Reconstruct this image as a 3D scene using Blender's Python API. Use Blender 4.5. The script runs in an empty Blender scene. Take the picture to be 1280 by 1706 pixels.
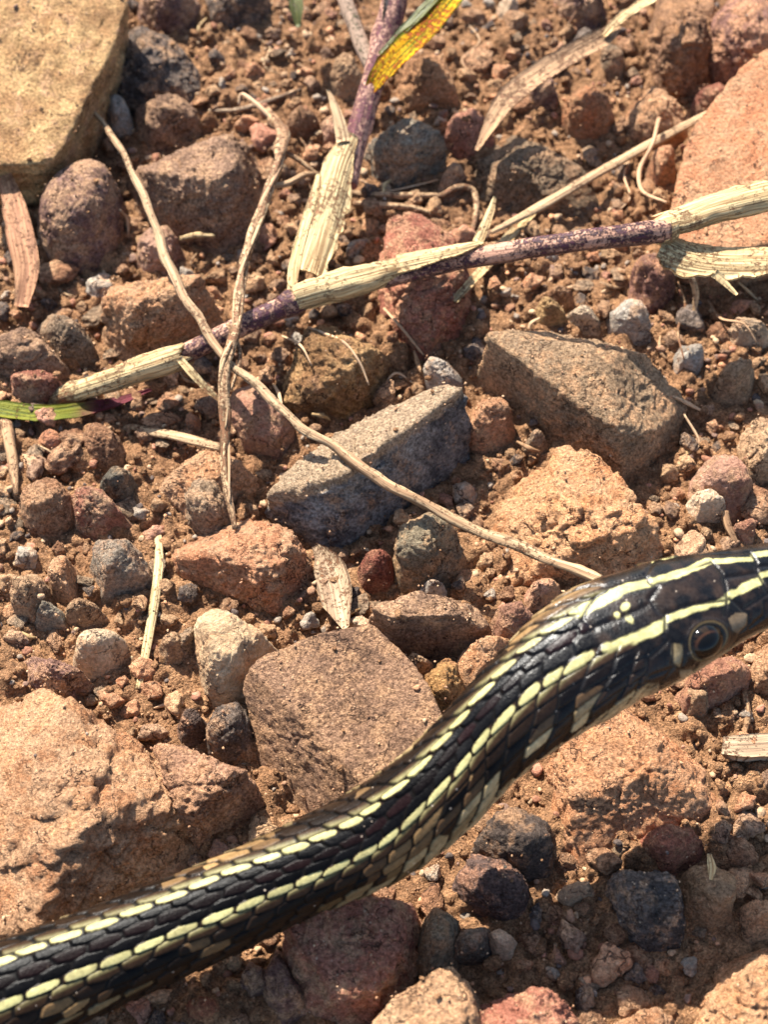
import bpy, bmesh, math, random
import numpy as np
from mathutils import Vector

# ------------------------------------------------------------------ camera, sky, sun, exposure
SC = bpy.context.scene
COL = SC.collection
TILT = math.radians(30)              # view axis away from straight down
HFOV = math.radians(30)
DIST = 40.0 / math.tan(HFOV / 2)     # mm from the lens to the ground in the picture's middle
FPX = 640.0 / math.tan(HFOV / 2)     # focal length in photo pixels
FWD = np.array([0, math.sin(TILT), -math.cos(TILT)])
UPV = np.array([0, math.cos(TILT), math.sin(TILT)])
RGT = np.array([1.0, 0, 0])
CAMP = -FWD * DIST
MM = 0.001
cam = bpy.data.cameras.new('camera')
co = bpy.data.objects.new('camera', cam); COL.objects.link(co)
co.location = CAMP * MM
co.rotation_euler = (TILT, 0, 0)
cam.sensor_fit = 'HORIZONTAL'; cam.sensor_width = 36.0
cam.lens = 18.0 / math.tan(HFOV / 2)
cam.clip_start = 0.005; cam.clip_end = 60.0
cam.dof.use_dof = True
cam.dof.focus_distance = 0.138
cam.dof.aperture_fstop = 52
SC.camera = co

SUN_EL, SUN_AZ = math.radians(45), math.radians(-28)   # azimuth from +Y towards +X
SDIR = Vector((math.sin(SUN_AZ) * math.cos(SUN_EL), math.cos(SUN_AZ) * math.cos(SUN_EL), math.sin(SUN_EL)))
W = bpy.data.worlds.new('World'); SC.world = W; W.use_nodes = True
wn = W.node_tree.nodes; wl = W.node_tree.links
sky = wn.new('ShaderNodeTexSky'); sky.sky_type = 'NISHITA'; sky.sun_disc = False
sky.sun_elevation = SUN_EL; sky.sun_rotation = SUN_AZ
bg = wn['Background']; bg.inputs['Strength'].default_value = 0.10
wl.new(sky.outputs[0], bg.inputs[0])
sl = bpy.data.lights.new('sun', 'SUN'); sl.energy = 5.0; sl.angle = math.radians(0.55); sl.color = (1.0, 0.955, 0.87)
so = bpy.data.objects.new('sun', sl); COL.objects.link(so)
so.rotation_euler = SDIR.to_track_quat('Z', 'Y').to_euler()
SC.view_settings.view_transform = 'Standard'; SC.view_settings.look = 'None'
SC.view_settings.exposure = 1.5; SC.view_settings.gamma = 1.0
SC.view_settings.use_curve_mapping = False
SC.cycles.max_bounces = 5; SC.cycles.diffuse_bounces = 3; SC.cycles.glossy_bounces = 2
SC.cycles.transmission_bounces = 3; SC.cycles.use_denoising = True

RNG = np.random.default_rng(11)
random.seed(5)

# ------------------------------------------------------------------ pixel <-> place
def ray(px, py):
    return FWD + RGT * ((px - 640) / FPX) + UPV * (-(py - 853) / FPX)
def P(px, py, z=0.0):
    d = ray(px, py)
    return CAMP + d * ((z - CAMP[2]) / d[2])
def project(V):
    q = V - CAMP
    w = q @ FWD
    return np.stack([640 + FPX * (q @ RGT) / w, 853 - FPX * (q @ UPV) / w], -1)

# ------------------------------------------------------------------ numpy noise
def _h(ix, iy, iz):
    h = (ix * 374761393 + iy * 668265263 + iz * 1440662683) & 0xFFFFFFFF
    h = ((h ^ (h >> 13)) * 1274126177) & 0xFFFFFFFF
    h = ((h ^ (h >> 16)) * 2246822519) & 0xFFFFFFFF
    return ((h ^ (h >> 15)) & 0xFFFFFF) / float(0xFFFFFF)
def vnoise(p):
    i = np.floor(p).astype(np.int64); f = p - i
    u = f * f * f * (f * (f * 6 - 15) + 10)
    r = 0
    for a in (0, 1):
        for b in (0, 1):
            for c in (0, 1):
                w = (u[..., 0] if a else 1 - u[..., 0]) * (u[..., 1] if b else 1 - u[..., 1]) * (u[..., 2] if c else 1 - u[..., 2])
                r = r + w * _h(i[..., 0] + a, i[..., 1] + b, i[..., 2] + c)
    return r * 2 - 1
def fbm(p, octv=4, gain=0.5):
    r, a = 0, 1.0
    for k in range(octv):
        r = r + a * vnoise(p * (2.03 ** k) + 17.3 * k); a *= gain
    return r
def lumps(x, y, cell, seed, rlo=0.35, rhi=0.75):
    """height of round crumbs scattered on a jittered lattice"""
    u, v = x / cell, y / cell
    iu, iv = np.floor(u).astype(np.int64), np.floor(v).astype(np.int64)
    out = np.zeros_like(u)
    for a in (-1, 0, 1):
        for b in (-1, 0, 1):
            ci, cj = iu + a, iv + b
            s = np.full_like(ci, seed)
            jx, jy, jr = _h(ci, cj, s), _h(ci, cj, s + 7), _h(ci, cj, s + 13)
            d2 = (u - ci - jx) ** 2 + (v - cj - jy) ** 2
            r = rlo + (rhi - rlo) * jr
            out = np.maximum(out, np.sqrt(np.maximum(0, r * r - d2)))
    return out * cell

# ------------------------------------------------------------------ mesh helpers
def mesh_obj(name, V, F, mat, parent=None, loc=None, smooth=True, uv=None, col=None):
    """V in mm"""
    loc = np.zeros(3) if loc is None else np.asarray(loc, float)
    me = bpy.data.meshes.new(name)
    V = (np.asarray(V, float) - loc) * MM
    F = np.asarray(F)
    n = F.shape[1]
    me.vertices.add(len(V)); me.vertices.foreach_set('co', V.ravel().astype(np.float32))
    me.loops.add(F.size); me.loops.foreach_set('vertex_index', F.ravel().astype(np.int32))
    me.polygons.add(len(F)); me.polygons.foreach_set('loop_start', np.arange(0, F.size, n, dtype=np.int32))
    me.update(calc_edges=True)
    if smooth: me.polygons.foreach_set('use_smooth', np.ones(len(F), bool))
    if uv is not None:
        l = me.uv_layers.new(name='UVMap')
        l.data.foreach_set('uv', np.asarray(uv, np.float32)[F.ravel()].ravel())
    if col is not None:
        a = me.color_attributes.new('col', 'FLOAT_COLOR', 'POINT')
        c = np.zeros((len(V), 4), np.float32); c[:, :col.shape[1]] = col
        a.data.foreach_set('color', c.ravel())
    me.materials.append(mat)
    o = bpy.data.objects.new(name, me); COL.objects.link(o)
    if parent is not None:
        o.parent = parent; o.location = (loc - np.array(parent['_o'])) * MM if '_o' in parent else loc * MM
    else:
        o.location = loc * MM
    return o
def thing(name, label, cat, loc=(0, 0, 0), group=None):
    o = bpy.data.objects.new(name, None); COL.objects.link(o)
    o.location = np.asarray(loc) * MM; o.empty_display_size = 0.005
    o['_o'] = [float(c) for c in loc]
    o['label'] = label; o['category'] = cat
    if group: o['group'] = group
    return o
def tag(o, label, cat, group=None):
    o['label'] = label; o['category'] = cat
    if group: o['group'] = group
    return o
_ico = {}
def ico(level):
    if level not in _ico:
        bm = bmesh.new(); bmesh.ops.create_icosphere(bm, subdivisions=level, radius=1.0)
        bm.verts.ensure_lookup_table()
        V = np.array([v.co[:] for v in bm.verts]); F = np.array([[v.index for v in f.verts] for f in bm.faces]); bm.free()
        V /= np.linalg.norm(V, axis=1)[:, None]
        _ico[level] = (V, F)
    return _ico[level]
def hull(pts):
    pts = sorted(map(tuple, pts))
    def half(ps):
        h = []
        for p in ps:
            while len(h) > 1 and (h[-1][0] - h[-2][0]) * (p[1] - h[-2][1]) - (h[-1][1] - h[-2][1]) * (p[0] - h[-2][0]) <= 0: h.pop()
            h.append(p)
        return h[:-1]
    return np.array(half(pts) + half(pts[::-1]), float)
def inside(poly, x, y):
    x = np.asarray(x, float); y = np.asarray(y, float); r = np.zeros(x.shape, bool)
    n = len(poly)
    for i in range(n):
        x1, y1 = poly[i]; x2, y2 = poly[(i + 1) % n]
        c = ((y1 > y) != (y2 > y))
        with np.errstate(divide='ignore', invalid='ignore'):
            r ^= c & (x < (x2 - x1) * (y - y1) / (y2 - y1 + 1e-12) + x1)
    return r
def catmull(pts, n):
    pts = np.asarray(pts, float)
    if len(pts) == 2:
        t = np.linspace(0, 1, n)[:, None]; return pts[0] * (1 - t) + pts[1] * t
    d = np.r_[0, np.cumsum(np.sqrt(np.maximum(1e-9, np.linalg.norm(np.diff(pts[:, :2], axis=0), axis=1))))]
    t = np.linspace(0, d[-1], n)
    m = np.gradient(pts, d, axis=0)
    k = np.clip(np.searchsorted(d, t, 'right') - 1, 0, len(d) - 2)
    h = (d[k + 1] - d[k])[:, None]; u = ((t - d[k])[:, None]) / h
    return ((2 * u ** 3 - 3 * u ** 2 + 1) * pts[k] + (u ** 3 - 2 * u ** 2 + u) * h * m[k]
            + (-2 * u ** 3 + 3 * u ** 2) * pts[k + 1] + (u ** 3 - u ** 2) * h * m[k + 1])

# ------------------------------------------------------------------ materials
def srgb(r, g, b):
    f = lambda c: (c / 255 / 12.92) if c / 255 < 0.04045 else ((c / 255 + 0.055) / 1.055) ** 2.4
    return (f(r), f(g), f(b), 1)
class NT:
    def __init__(s, name):
        s.m = bpy.data.materials.new(name); s.m.use_nodes = True
        s.t = s.m.node_tree; s.b = s.t.nodes['Principled BSDF']
    def n(s, typ, **kw):
        nd = s.t.nodes.new('ShaderNode' + typ)
        for k, v in kw.items():
            if k.startswith('i_'):
                key = k[2:]; key = int(key) if key.isdigit() else key
                s.put(nd.inputs[key], v)
            else: setattr(nd, k, v)
        return nd
    def put(s, sock, v):
        if isinstance(v, bpy.types.NodeSocket): s.t.links.new(v, sock)
        else: sock.default_value = v
    def noise(s, vec, scale, detail=3, rough=0.6, lac=2.0):
        nd = s.n('TexNoise'); s.put(nd.inputs['Vector'], vec)
        nd.inputs['Scale'].default_value = scale; nd.inputs['Detail'].default_value = detail
        nd.inputs['Roughness'].default_value = rough; nd.inputs['Lacunarity'].default_value = lac
        return nd.outputs['Fac']
    def ramp(s, fac, lo, hi, a=0.0, b=1.0):
        nd = s.n('MapRange'); s.put(nd.inputs[0], fac)
        for i, v in zip((1, 2, 3, 4), (lo, hi, a, b)): nd.inputs[i].default_value = v
        return nd.outputs[0]
    def mix(s, fac, a, b, mode='MIX'):
        nd = s.n('Mix', data_type='RGBA', blend_type=mode)
        s.put(nd.inputs[0], fac); s.put(nd.inputs[6], a); s.put(nd.inputs[7], b)
        return nd.outputs[2]
    def math(s, op, a, b=0.0):
        nd = s.n('Math', operation=op); s.put(nd.inputs[0], a); s.put(nd.inputs[1], b)
        return nd.outputs[0]
    def objmm(s):
        """object coordinates in mm, shifted for every object"""
        tc = s.n('TexCoord'); oi = s.n('ObjectInfo')
        mp = s.n('VectorMath', operation='MULTIPLY'); s.put(mp.inputs[0], tc.outputs['Object']); mp.inputs[1].default_value = (1000, 1000, 1000)
        off = s.math('MULTIPLY', oi.outputs['Random'], 173.0)
        ad = s.n('VectorMath', operation='ADD'); s.put(ad.inputs[0], mp.outputs[0]); s.put(ad.inputs[1], off)
        return ad.outputs[0], oi
    def bump(s, h, dist, strength=1.0, normal=None):
        nd = s.n('Bump'); nd.inputs['Strength'].default_value = strength; nd.inputs['Distance'].default_value = dist * MM
        s.put(nd.inputs['Height'], h)
        if normal is not None: s.put(nd.inputs['Normal'], normal)
        return nd.outputs[0]

DUST = srgb(198, 156, 120)
def rockmat(name, c1, c2, dust=0.35, pits=0.5, grain=0.5, rough=0.9, patch=0.16, flecks=0.3, strata=None, spec=0.2, bump=1.0, tan_side=None):
    t = NT(name); v, oi = t.objmm()
    grain = grain * 1.35; dust = dust * 1.08
    big = t.noise(v, patch, 5, 0.65)
    col = t.mix(t.ramp(big, 0.40, 0.60), c1, c2)
    if strata:
        mp = t.n('Mapping'); t.put(mp.inputs[0], v); mp.inputs['Scale'].default_value = strata; mp.inputs['Rotation'].default_value = (0.4, 0.3, 0.6)
        st = t.noise(mp.outputs[0], 1.0, 5, 0.7)
        col = t.mix(t.ramp(st, 0.46, 0.58, 0, 0.7), col, tuple(x * 0.4 for x in c2[:3]) + (1,))
        col = t.mix(t.ramp(st, 0.40, 0.34, 0, 0.6), col, srgb(176, 158, 142))
    sn = t.noise(v, patch * 0.7, 5, 0.7)
    col = t.mix(t.ramp(sn, 0.50, 0.60, 0, 0.55), col, tuple(x * 0.52 for x in c2[:3]) + (1,))
    col = t.mix(t.ramp(sn, 0.42, 0.34, 0, 0.5), col, tuple(min(1, x * 1.25) for x in c1[:3]) + (1,))
    ck = t.math('ABSOLUTE', t.math('SUBTRACT', t.noise(v, 0.26, 4, 0.6), 0.5))
    crk = t.math('MULTIPLY', t.ramp(ck, 0.012, 0.003), t.ramp(t.noise(v, 0.17, 2), 0.50, 0.56))
    # dust and sand caught in patches
    dn = t.noise(v, 0.36, 6, 0.75)
    col = t.mix(t.ramp(dn, 0.60 - dust * 0.45, 0.70 - dust * 0.35, 0, 0.8), col, DUST)
    if tan_side:                                            # tan blended in towards one upper side of the stone
        tc = t.n('TexCoord'); dt = t.n('VectorMath', operation='DOT_PRODUCT'); t.put(dt.inputs[0], tc.outputs['Object']); dt.inputs[1].default_value = tuple(1000 * q for q in tan_side[:3])
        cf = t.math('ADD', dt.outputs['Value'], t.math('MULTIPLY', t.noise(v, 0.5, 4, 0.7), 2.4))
        col = t.mix(t.ramp(cf, tan_side[3], tan_side[3] + 0.5, 0, 0.92), col, srgb(196, 164, 130))
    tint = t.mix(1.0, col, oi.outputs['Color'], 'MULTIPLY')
    g = t.noise(v, 2.9, 4, 0.8)
    gr = [t.ramp(g, 0.36, 0.64, 1 - grain * k, 1 + grain * 0.62) for k in (0.82, 0.88, 0.92)]
    col = t.mix(1.0, tint, t.n('CombineColor', i_0=gr[0], i_1=gr[1], i_2=gr[2]).outputs[0], 'MULTIPLY')
    p = t.noise(v, 1.25, 5, 0.8)
    col = t.mix(t.ramp(p, 0.40, 0.33, 0, pits), col, srgb(86, 56, 40))
    col = t.mix(t.math('MULTIPLY', crk, 0.75), col, srgb(70, 46, 34))
    w = t.n('TexVoronoi', i_Scale=1.5); t.put(w.inputs['Vector'], v)
    fl = t.math('MULTIPLY', t.ramp(w.outputs['Distance'], 0.20, 0.13), t.ramp(t.noise(v, 0.9, 2), 0.50, 0.57, 0, flecks))
    col = t.mix(fl, col, srgb(222, 192, 160))
    hs = t.n('HueSaturation'); t.put(hs.inputs['Color'], col)
    t.put(hs.inputs['Value'], t.ramp(oi.outputs['Random'], 0, 1, 1.0, 1.2)); hs.inputs['Saturation'].default_value = 1.0
    t.put(t.b.inputs['Base Color'], t.mix(1.0, hs.outputs[0], (1.03, 1.04, 1.03, 1), 'MULTIPLY'))
    t.b.inputs['Roughness'].default_value = rough; t.b.inputs['Specular IOR Level'].default_value = spec
    h = t.math('SUBTRACT', t.math('ADD', t.math('MULTIPLY', g, 0.7), t.math('MULTIPLY', p, 1.2)), t.math('MULTIPLY', crk, 0.9))
    t.put(t.b.inputs['Normal'], t.bump(h, 1.05 * bump, 1.0))
    return t.m
M = {
 'orange': rockmat('orange_sandstone', srgb(206, 154, 112), srgb(190, 132, 92), 0.4, 0.5, 0.5),
 'deeporange': rockmat('deep_orange_sandstone', srgb(198, 132, 94), srgb(206, 150, 112), 0.3, 0.7, 0.45),
 'brown': rockmat('brown_sandstone', srgb(170, 134, 108), srgb(146, 114, 92), 0.30, 0.4, 0.55),
 'greybrown': rockmat('grey_brown_stone', srgb(168, 140, 112), srgb(142, 120, 98), 0.25, 0.4, 0.55),
 'purple': rockmat('purple_brown_stone', srgb(142, 110, 100), srgb(124, 92, 82), 0.36, 0.4, 0.5),
 'darkgrey': rockmat('dark_grey_stone', srgb(120, 104, 92), srgb(98, 86, 80), 0.25, 0.4, 0.5),
 'black': rockmat('blackish_stone', srgb(88, 76, 68), srgb(114, 98, 86), 0.2, 0.5, 0.6, 0.8),
 'grey': rockmat('grey_stone', srgb(158, 144, 124), srgb(130, 118, 104), 0.3, 0.35, 0.5),
 'ochre': rockmat('yellow_ochre_stone', srgb(206, 170, 120), srgb(174, 134, 92), 0.16, 0.6, 0.5, patch=0.3),
 'red': rockmat('red_stone', srgb(182, 124, 100), srgb(162, 104, 84), 0.28, 0.45, 0.5, flecks=0.7),
 'pink': rockmat('pink_stone', srgb(204, 160, 134), srgb(184, 132, 108), 0.25, 0.25, 0.4, 0.8),
 'tan': rockmat('tan_stone', srgb(198, 162, 126), srgb(176, 138, 104), 0.3, 0.35, 0.45),
 'pale': rockmat('pale_quartz', srgb(214, 190, 160), srgb(194, 164, 132), 0.2, 0.2, 0.3, 0.65, spec=0.4, bump=0.6),
 'greyquartz': rockmat('grey_quartz', srgb(186, 174, 158), srgb(162, 146, 130), 0.22, 0.2, 0.35, 0.65, spec=0.4, bump=0.6),
 'banded': rockmat('banded_dark_stone', srgb(142, 126, 114), srgb(92, 84, 80), 0.2, 0.45, 0.55, 0.8, patch=0.25, strata=(0.22, 0.85, 0.5), flecks=0.8),
 'ridge': rockmat('banded_ridge_stone', srgb(178, 168, 158), srgb(118, 112, 110), 0.16, 0.45, 0.55, 0.8, patch=0.25, strata=(0.22, 0.85, 0.5), flecks=0.8, tan_side=(-0.45, 0.50, 0.72, 4.55)),
 'clod': rockmat('soil_clod', srgb(176, 130, 96), srgb(152, 108, 80), 0.3, 0.8, 0.55, bump=1.6),
}
def soilmat():
    t = NT('red_soil'); v, oi = t.objmm()
    big = t.noise(v, 0.05, 4, 0.6)
    col = t.mix(t.ramp(big, 0.35, 0.65), srgb(154, 116, 87), srgb(180, 140, 106))
    m = t.noise(v, 0.55, 5, 0.7)
    col = t.mix(t.ramp(m, 0.52, 0.68, 0, 0.7), col, srgb(122, 88, 66))
    col = t.mix(t.ramp(m, 0.42, 0.30, 0, 0.6), col, srgb(202, 164, 128))
    vo = t.n('TexVoronoi', i_Scale=1.6); t.put(vo.inputs['Vector'], v)
    sv = t.n('SeparateColor'); t.put(sv.inputs[0], vo.outputs['Color']); vv = t.ramp(sv.outputs[0], 0, 1, 0.72, 1.25)
    col = t.mix(1.0, col, t.n('CombineColor', i_0=vv, i_1=vv, i_2=vv).outputs[0], 'MULTIPLY')
    g = t.noise(v, 4.0, 3, 0.7)
    gv = t.ramp(g, 0.36, 0.64, 0.5, 1.35)
    col = t.mix(1.0, col, t.n('CombineColor', i_0=gv, i_1=gv, i_2=gv).outputs[0], 'MULTIPLY')
    hs = t.n('HueSaturation'); t.put(hs.inputs['Color'], col); hs.inputs['Saturation'].default_value = 1.02
    t.put(t.b.inputs['Base Color'], t.mix(1.0, hs.outputs[0], (0.94, 0.89, 0.82, 1), 'MULTIPLY'))
    t.b.inputs['Roughness'].default_value = 0.95; t.b.inputs['Specular IOR Level'].default_value = 0.15
    h = t.math('ADD', g, t.math('MULTIPLY', t.noise(v, 1.4, 4, 0.75), 1.6))
    t.put(t.b.inputs['Normal'], t.bump(h, 0.7, 1.0))
    return t.m
M['soil'] = soilmat()
def gravelmat(name='mixed_gravel', cols=((186,148,112),(158,118,90),(196,142,104),(128,100,84),(184,150,116),(98,84,76),(176,122,96),(148,130,112),(146,100,76),(190,158,122))):
    t = NT(name); v, oi = t.objmm()
    ge = t.n('NewGeometry')
    cr = t.n('ValToRGB'); t.put(cr.inputs[0], ge.outputs['Random Per Island'])
    el = cr.color_ramp.elements; cr.color_ramp.interpolation = 'CONSTANT'
    while len(el) < len(cols): el.new(0.5)
    for k, c in enumerate(cols): el[k].position = k / len(cols); el[k].color = srgb(*c)
    g = t.noise(v, 2.6, 4, 0.8); gv = t.ramp(g, 0.36, 0.64, 0.6, 1.3)
    t.put(t.b.inputs['Base Color'], t.mix(1.0, cr.outputs[0], t.n('CombineColor', i_0=gv, i_1=gv, i_2=gv).outputs[0], 'MULTIPLY'))
    t.b.inputs['Roughness'].default_value = 0.85; t.b.inputs['Specular IOR Level'].default_value = 0.25
    t.put(t.b.inputs['Normal'], t.bump(g, 0.3, 0.8))
    return t.m
M['gravel'] = gravelmat()
M['sand'] = gravelmat('loose_sand', ((176,138,104),(150,112,84),(188,146,110),(120,86,64),(168,126,94),(192,156,122)))
def strawmat(name, c1, c2, dirt=0.35, fibre=5.0, rough=0.7, dirtcol=srgb(120, 78, 50), along=0.12, spec=0.3, tip=None):
    """fibres run along the UV's u, in mm"""
    t = NT(name)
    uv = t.n('UVMap'); oi = t.n('ObjectInfo')
    ad = t.n('VectorMath', operation='ADD'); t.put(ad.inputs[0], uv.outputs[0]); t.put(ad.inputs[1], t.math('MULTIPLY', oi.outputs['Random'], 57.0))
    mp = t.n('Mapping'); t.put(mp.inputs[0], ad.outputs[0]); mp.inputs['Scale'].default_value = (along, fibre, 1)
    f = t.noise(mp.outputs[0], 1.0, 3, 0.6)
    col = t.mix(t.ramp(f, 0.40, 0.60), c1, c2)
    if tip is not None:
        sx = t.n('SeparateXYZ'); t.put(sx.inputs[0], uv.outputs[0])
        n2 = t.noise(ad.outputs[0], 0.5, 3)
        col = t.mix(t.ramp(t.math('ADD', sx.outputs[0], t.math('MULTIPLY', n2, 4.0)), tip[0], tip[1]), col, tip[2])
    d = t.math('ADD', t.math('MULTIPLY', t.noise(ad.outputs[0], 2.0, 5, 0.85), 0.7), t.math('MULTIPLY', t.noise(ad.outputs[0], 0.22, 3), 0.3))
    dm = t.ramp(d, 0.64 - dirt * 0.3, 0.68 - dirt * 0.3, 0, 0.9)
    col = t.mix(dm, col, dirtcol)
    t.put(t.b.inputs['Base Color'], col); t.b.inputs['Roughness'].default_value = rough
    t.b.inputs['Specular IOR Level'].default_value = spec
    h = t.math('ADD', f, t.math('MULTIPLY', dm, 1.2))
    t.put(t.b.inputs['Normal'], t.bump(h, 0.26, 1.0))
    return t.m
M['straw'] = strawmat('dry_straw', srgb(204, 178, 130), srgb(146, 114, 74), 0.33, dirtcol=srgb(132, 88, 56))
M['stalk'] = strawmat('dry_stalk', srgb(186, 156, 118), srgb(138, 106, 76), 0.30)
M['drybrown'] = strawmat('dry_brown_root', srgb(196, 162, 122), srgb(150, 114, 82), 0.5, fibre=3.0)
M['dryleaf'] = strawmat('dry_leaf', srgb(166, 130, 94), srgb(126, 94, 66), 0.38, fibre=3.5)
M['redleaf'] = strawmat('reddish_dry_leaf', srgb(170, 124, 88), srgb(136, 92, 64), 0.3, fibre=2.5)
M['greyleaf'] = strawmat('grey_dry_leaf', srgb(168, 142, 112), srgb(134, 108, 84), 0.4, fibre=3.0)
M['stem'] = strawmat('purple_stem', srgb(84, 44, 54), srgb(54, 28, 36), 0.58, fibre=2.0, rough=0.6, dirtcol=srgb(176, 132, 108), spec=0.3)
M['duststem'] = strawmat('dusty_purple_stem', srgb(112, 62, 68), srgb(80, 40, 48), 0.58, fibre=2.0, rough=0.7, dirtcol=srgb(176, 132, 112))
M['greystem'] = strawmat('dusty_green_stem', srgb(104, 100, 68), srgb(74, 72, 50), 0.7, fibre=2.5, dirtcol=srgb(170, 140, 118))
M['green'] = strawmat('green_blade', srgb(108, 106, 28), srgb(74, 80, 22), 0.25, fibre=4.0, rough=0.6, spec=0.15, tip=(14.5, 17.5, srgb(92, 40, 46)))
M['green2'] = strawmat('fresh_green_blade', srgb(92, 90, 40), srgb(66, 70, 30), 0.22, fibre=4.0, rough=0.5)
M['autumn'] = strawmat('yellow_orange_blade', srgb(200, 142, 18), srgb(92, 96, 18), 0.44, fibre=3.0, rough=0.7, spec=0.08, dirtcol=srgb(150, 66, 34))
M['rootlet'] = strawmat('pale_rootlet', srgb(206, 172, 134), srgb(170, 132, 98), 0.2)
def snakemat():
    t = NT('scaly_skin')
    a = t.n('Attribute', attribute_name='col'); v, oi = t.objmm()
    g = t.noise(v, 2.2, 3, 0.7)
    gv = t.ramp(g, 0.3, 0.7, 0.72, 1.25)
    col = t.mix(1.0, a.outputs['Color'], t.n('CombineColor', i_0=gv, i_1=gv, i_2=gv).outputs[0], 'MULTIPLY')
    sp = t.n('TexVoronoi', i_Scale=1.3); t.put(sp.inputs['Vector'], v)
    fl = t.math('MULTIPLY', t.ramp(sp.outputs['Distance'], 0.13, 0.09), t.ramp(t.noise(v, 0.35, 2), 0.56, 0.62, 0, 0.7))
    col = t.mix(fl, col, srgb(190, 170, 150))
    t.put(t.b.inputs['Base Color'], col)
    t.put(t.b.inputs['Roughness'], t.math('SUBTRACT', t.ramp(g, 0.3, 0.7, 0.27, 0.42), t.math('MULTIPLY', a.outputs['Alpha'], 0.07)))
    t.put(t.b.inputs['Specular IOR Level'], t.math('ADD', t.math('MULTIPLY', a.outputs['Alpha'], 0.17), 0.07))
    t.put(t.b.inputs['Normal'], t.bump(t.noise(v, 5.0, 3, 0.6), 0.05, 0.7))
    return t.m
M['snake'] = snakemat()
def eyemat(name):
    t = NT(name)
    a = t.n('Attribute', attribute_name='col')
    t.put(t.b.inputs['Base Color'], a.outputs['Color']); t.b.inputs['Roughness'].default_value = 0.05
    t.b.inputs['Specular IOR Level'].default_value = 0.2
    return t.m
M['eye'] = eyemat('glossy_eye')

# ------------------------------------------------------------------ height map of everything lying on the ground
HX0, HY0, HC = -75.0, -85.0, 0.25
HW, HH = 600, 760
HMAP = np.zeros((HH, HW)); OCC = np.zeros((HH, HW), bool)
def hidx(x, y):
    return np.clip(((y - HY0) / HC).astype(int), 0, HH - 1), np.clip(((x - HX0) / HC).astype(int), 0, HW - 1)
def hget(x, y):
    i, j = hidx(np.asarray(x, float), np.asarray(y, float)); return HMAP[i, j]
def hput(V, occ=True):
    T = np.full((HH, HW), -99.0)
    ok = (V[:, 0] > HX0) & (V[:, 0] < HX0 + HW * HC) & (V[:, 1] > HY0) & (V[:, 1] < HY0 + HH * HC)
    i, j = hidx(V[ok, 0], V[ok, 1]); np.maximum.at(T, (i, j), V[ok, 2])
    D = T.copy()
    for a in (-1, 0, 1):
        for b in (-1, 0, 1): D = np.maximum(D, np.roll(np.roll(T, a, 0), b, 1))
    if occ: OCC[(D > HMAP + 0.3)] = True
    np.maximum(HMAP, D, out=HMAP)

# ------------------------------------------------------------------ ground: one sheet, fine where the camera looks
def ground_height(x, y):
    p = np.stack([x * 0.045, y * 0.045, np.zeros_like(x)], -1)
    h = 0.9 * fbm(p, 3)
    p2 = np.stack([x, y, np.zeros_like(x)], -1)
    m = 0.5 + 0.5 * fbm(p2 * 0.12 + 31, 2)
    wx = x + 0.8 * vnoise(p2 * 0.6 + 5); wy = y + 0.8 * vnoise(p2 * 0.6 + 50)
    m2 = np.clip(0.55 + 0.9 * fbm(p2 * 0.09 + 77, 3), 0.12, 1.1)
    wx2 = x + 0.5 * vnoise(p2 * 1.3 + 8); wy2 = y + 0.5 * vnoise(p2 * 1.3 + 80)
    h = h + np.clip(m, 0.1, 1) * lumps(wx, wy, 3.4, 3, 0.3, 0.62) * 0.75
    h = h + m2 * lumps(wx2, wy2, 1.7, 9) * 0.72 + 0.30 * fbm(p2 * 0.45 + 12, 4, 0.6)
    h = h + 0.55 * np.clip(1.25 - m2, 0.3, 1) * lumps(x + 0.3 * vnoise(p2 * 2.4), y + 0.3 * vnoise(p2 * 2.4 + 60), 0.8, 21) + 0.16 * fbm(p2 * 1.3, 3)
    return h - 1.4
def axis(lo, hi, step, far):
    core = np.arange(lo, hi + step, step)
    g = [step]; 
    while sum(g) < far: g.append(g[-1] * 1.13)
    o = np.cumsum(g)
    return np.r_[(lo - o)[::-1], core, core[-1] + o]
gx = axis(-56, 56, 0.26, 2500.0); gy = axis(-64, 84, 0.26, 2500.0)
GX, GY = np.meshgrid(gx, gy)
GZ = ground_height(GX, GY)
ny_, nx_ = GX.shape
idx = np.arange(nx_ * ny_).reshape(ny_, nx_)
GF = np.stack([idx[:-1, :-1], idx[:-1, 1:], idx[1:, 1:], idx[1:, :-1]], -1).reshape(-1, 4)
GV = np.stack([GX, GY, GZ], -1).reshape(-1, 3)
g = mesh_obj('ground', GV, GF, M['soil'])
g['kind'] = 'structure'
yy, xx = np.meshgrid(HY0 + (np.arange(HH) + 0.5) * HC, HX0 + (np.arange(HW) + 0.5) * HC, indexing='ij')
HMAP[:] = ground_height(xx, yy)

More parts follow.
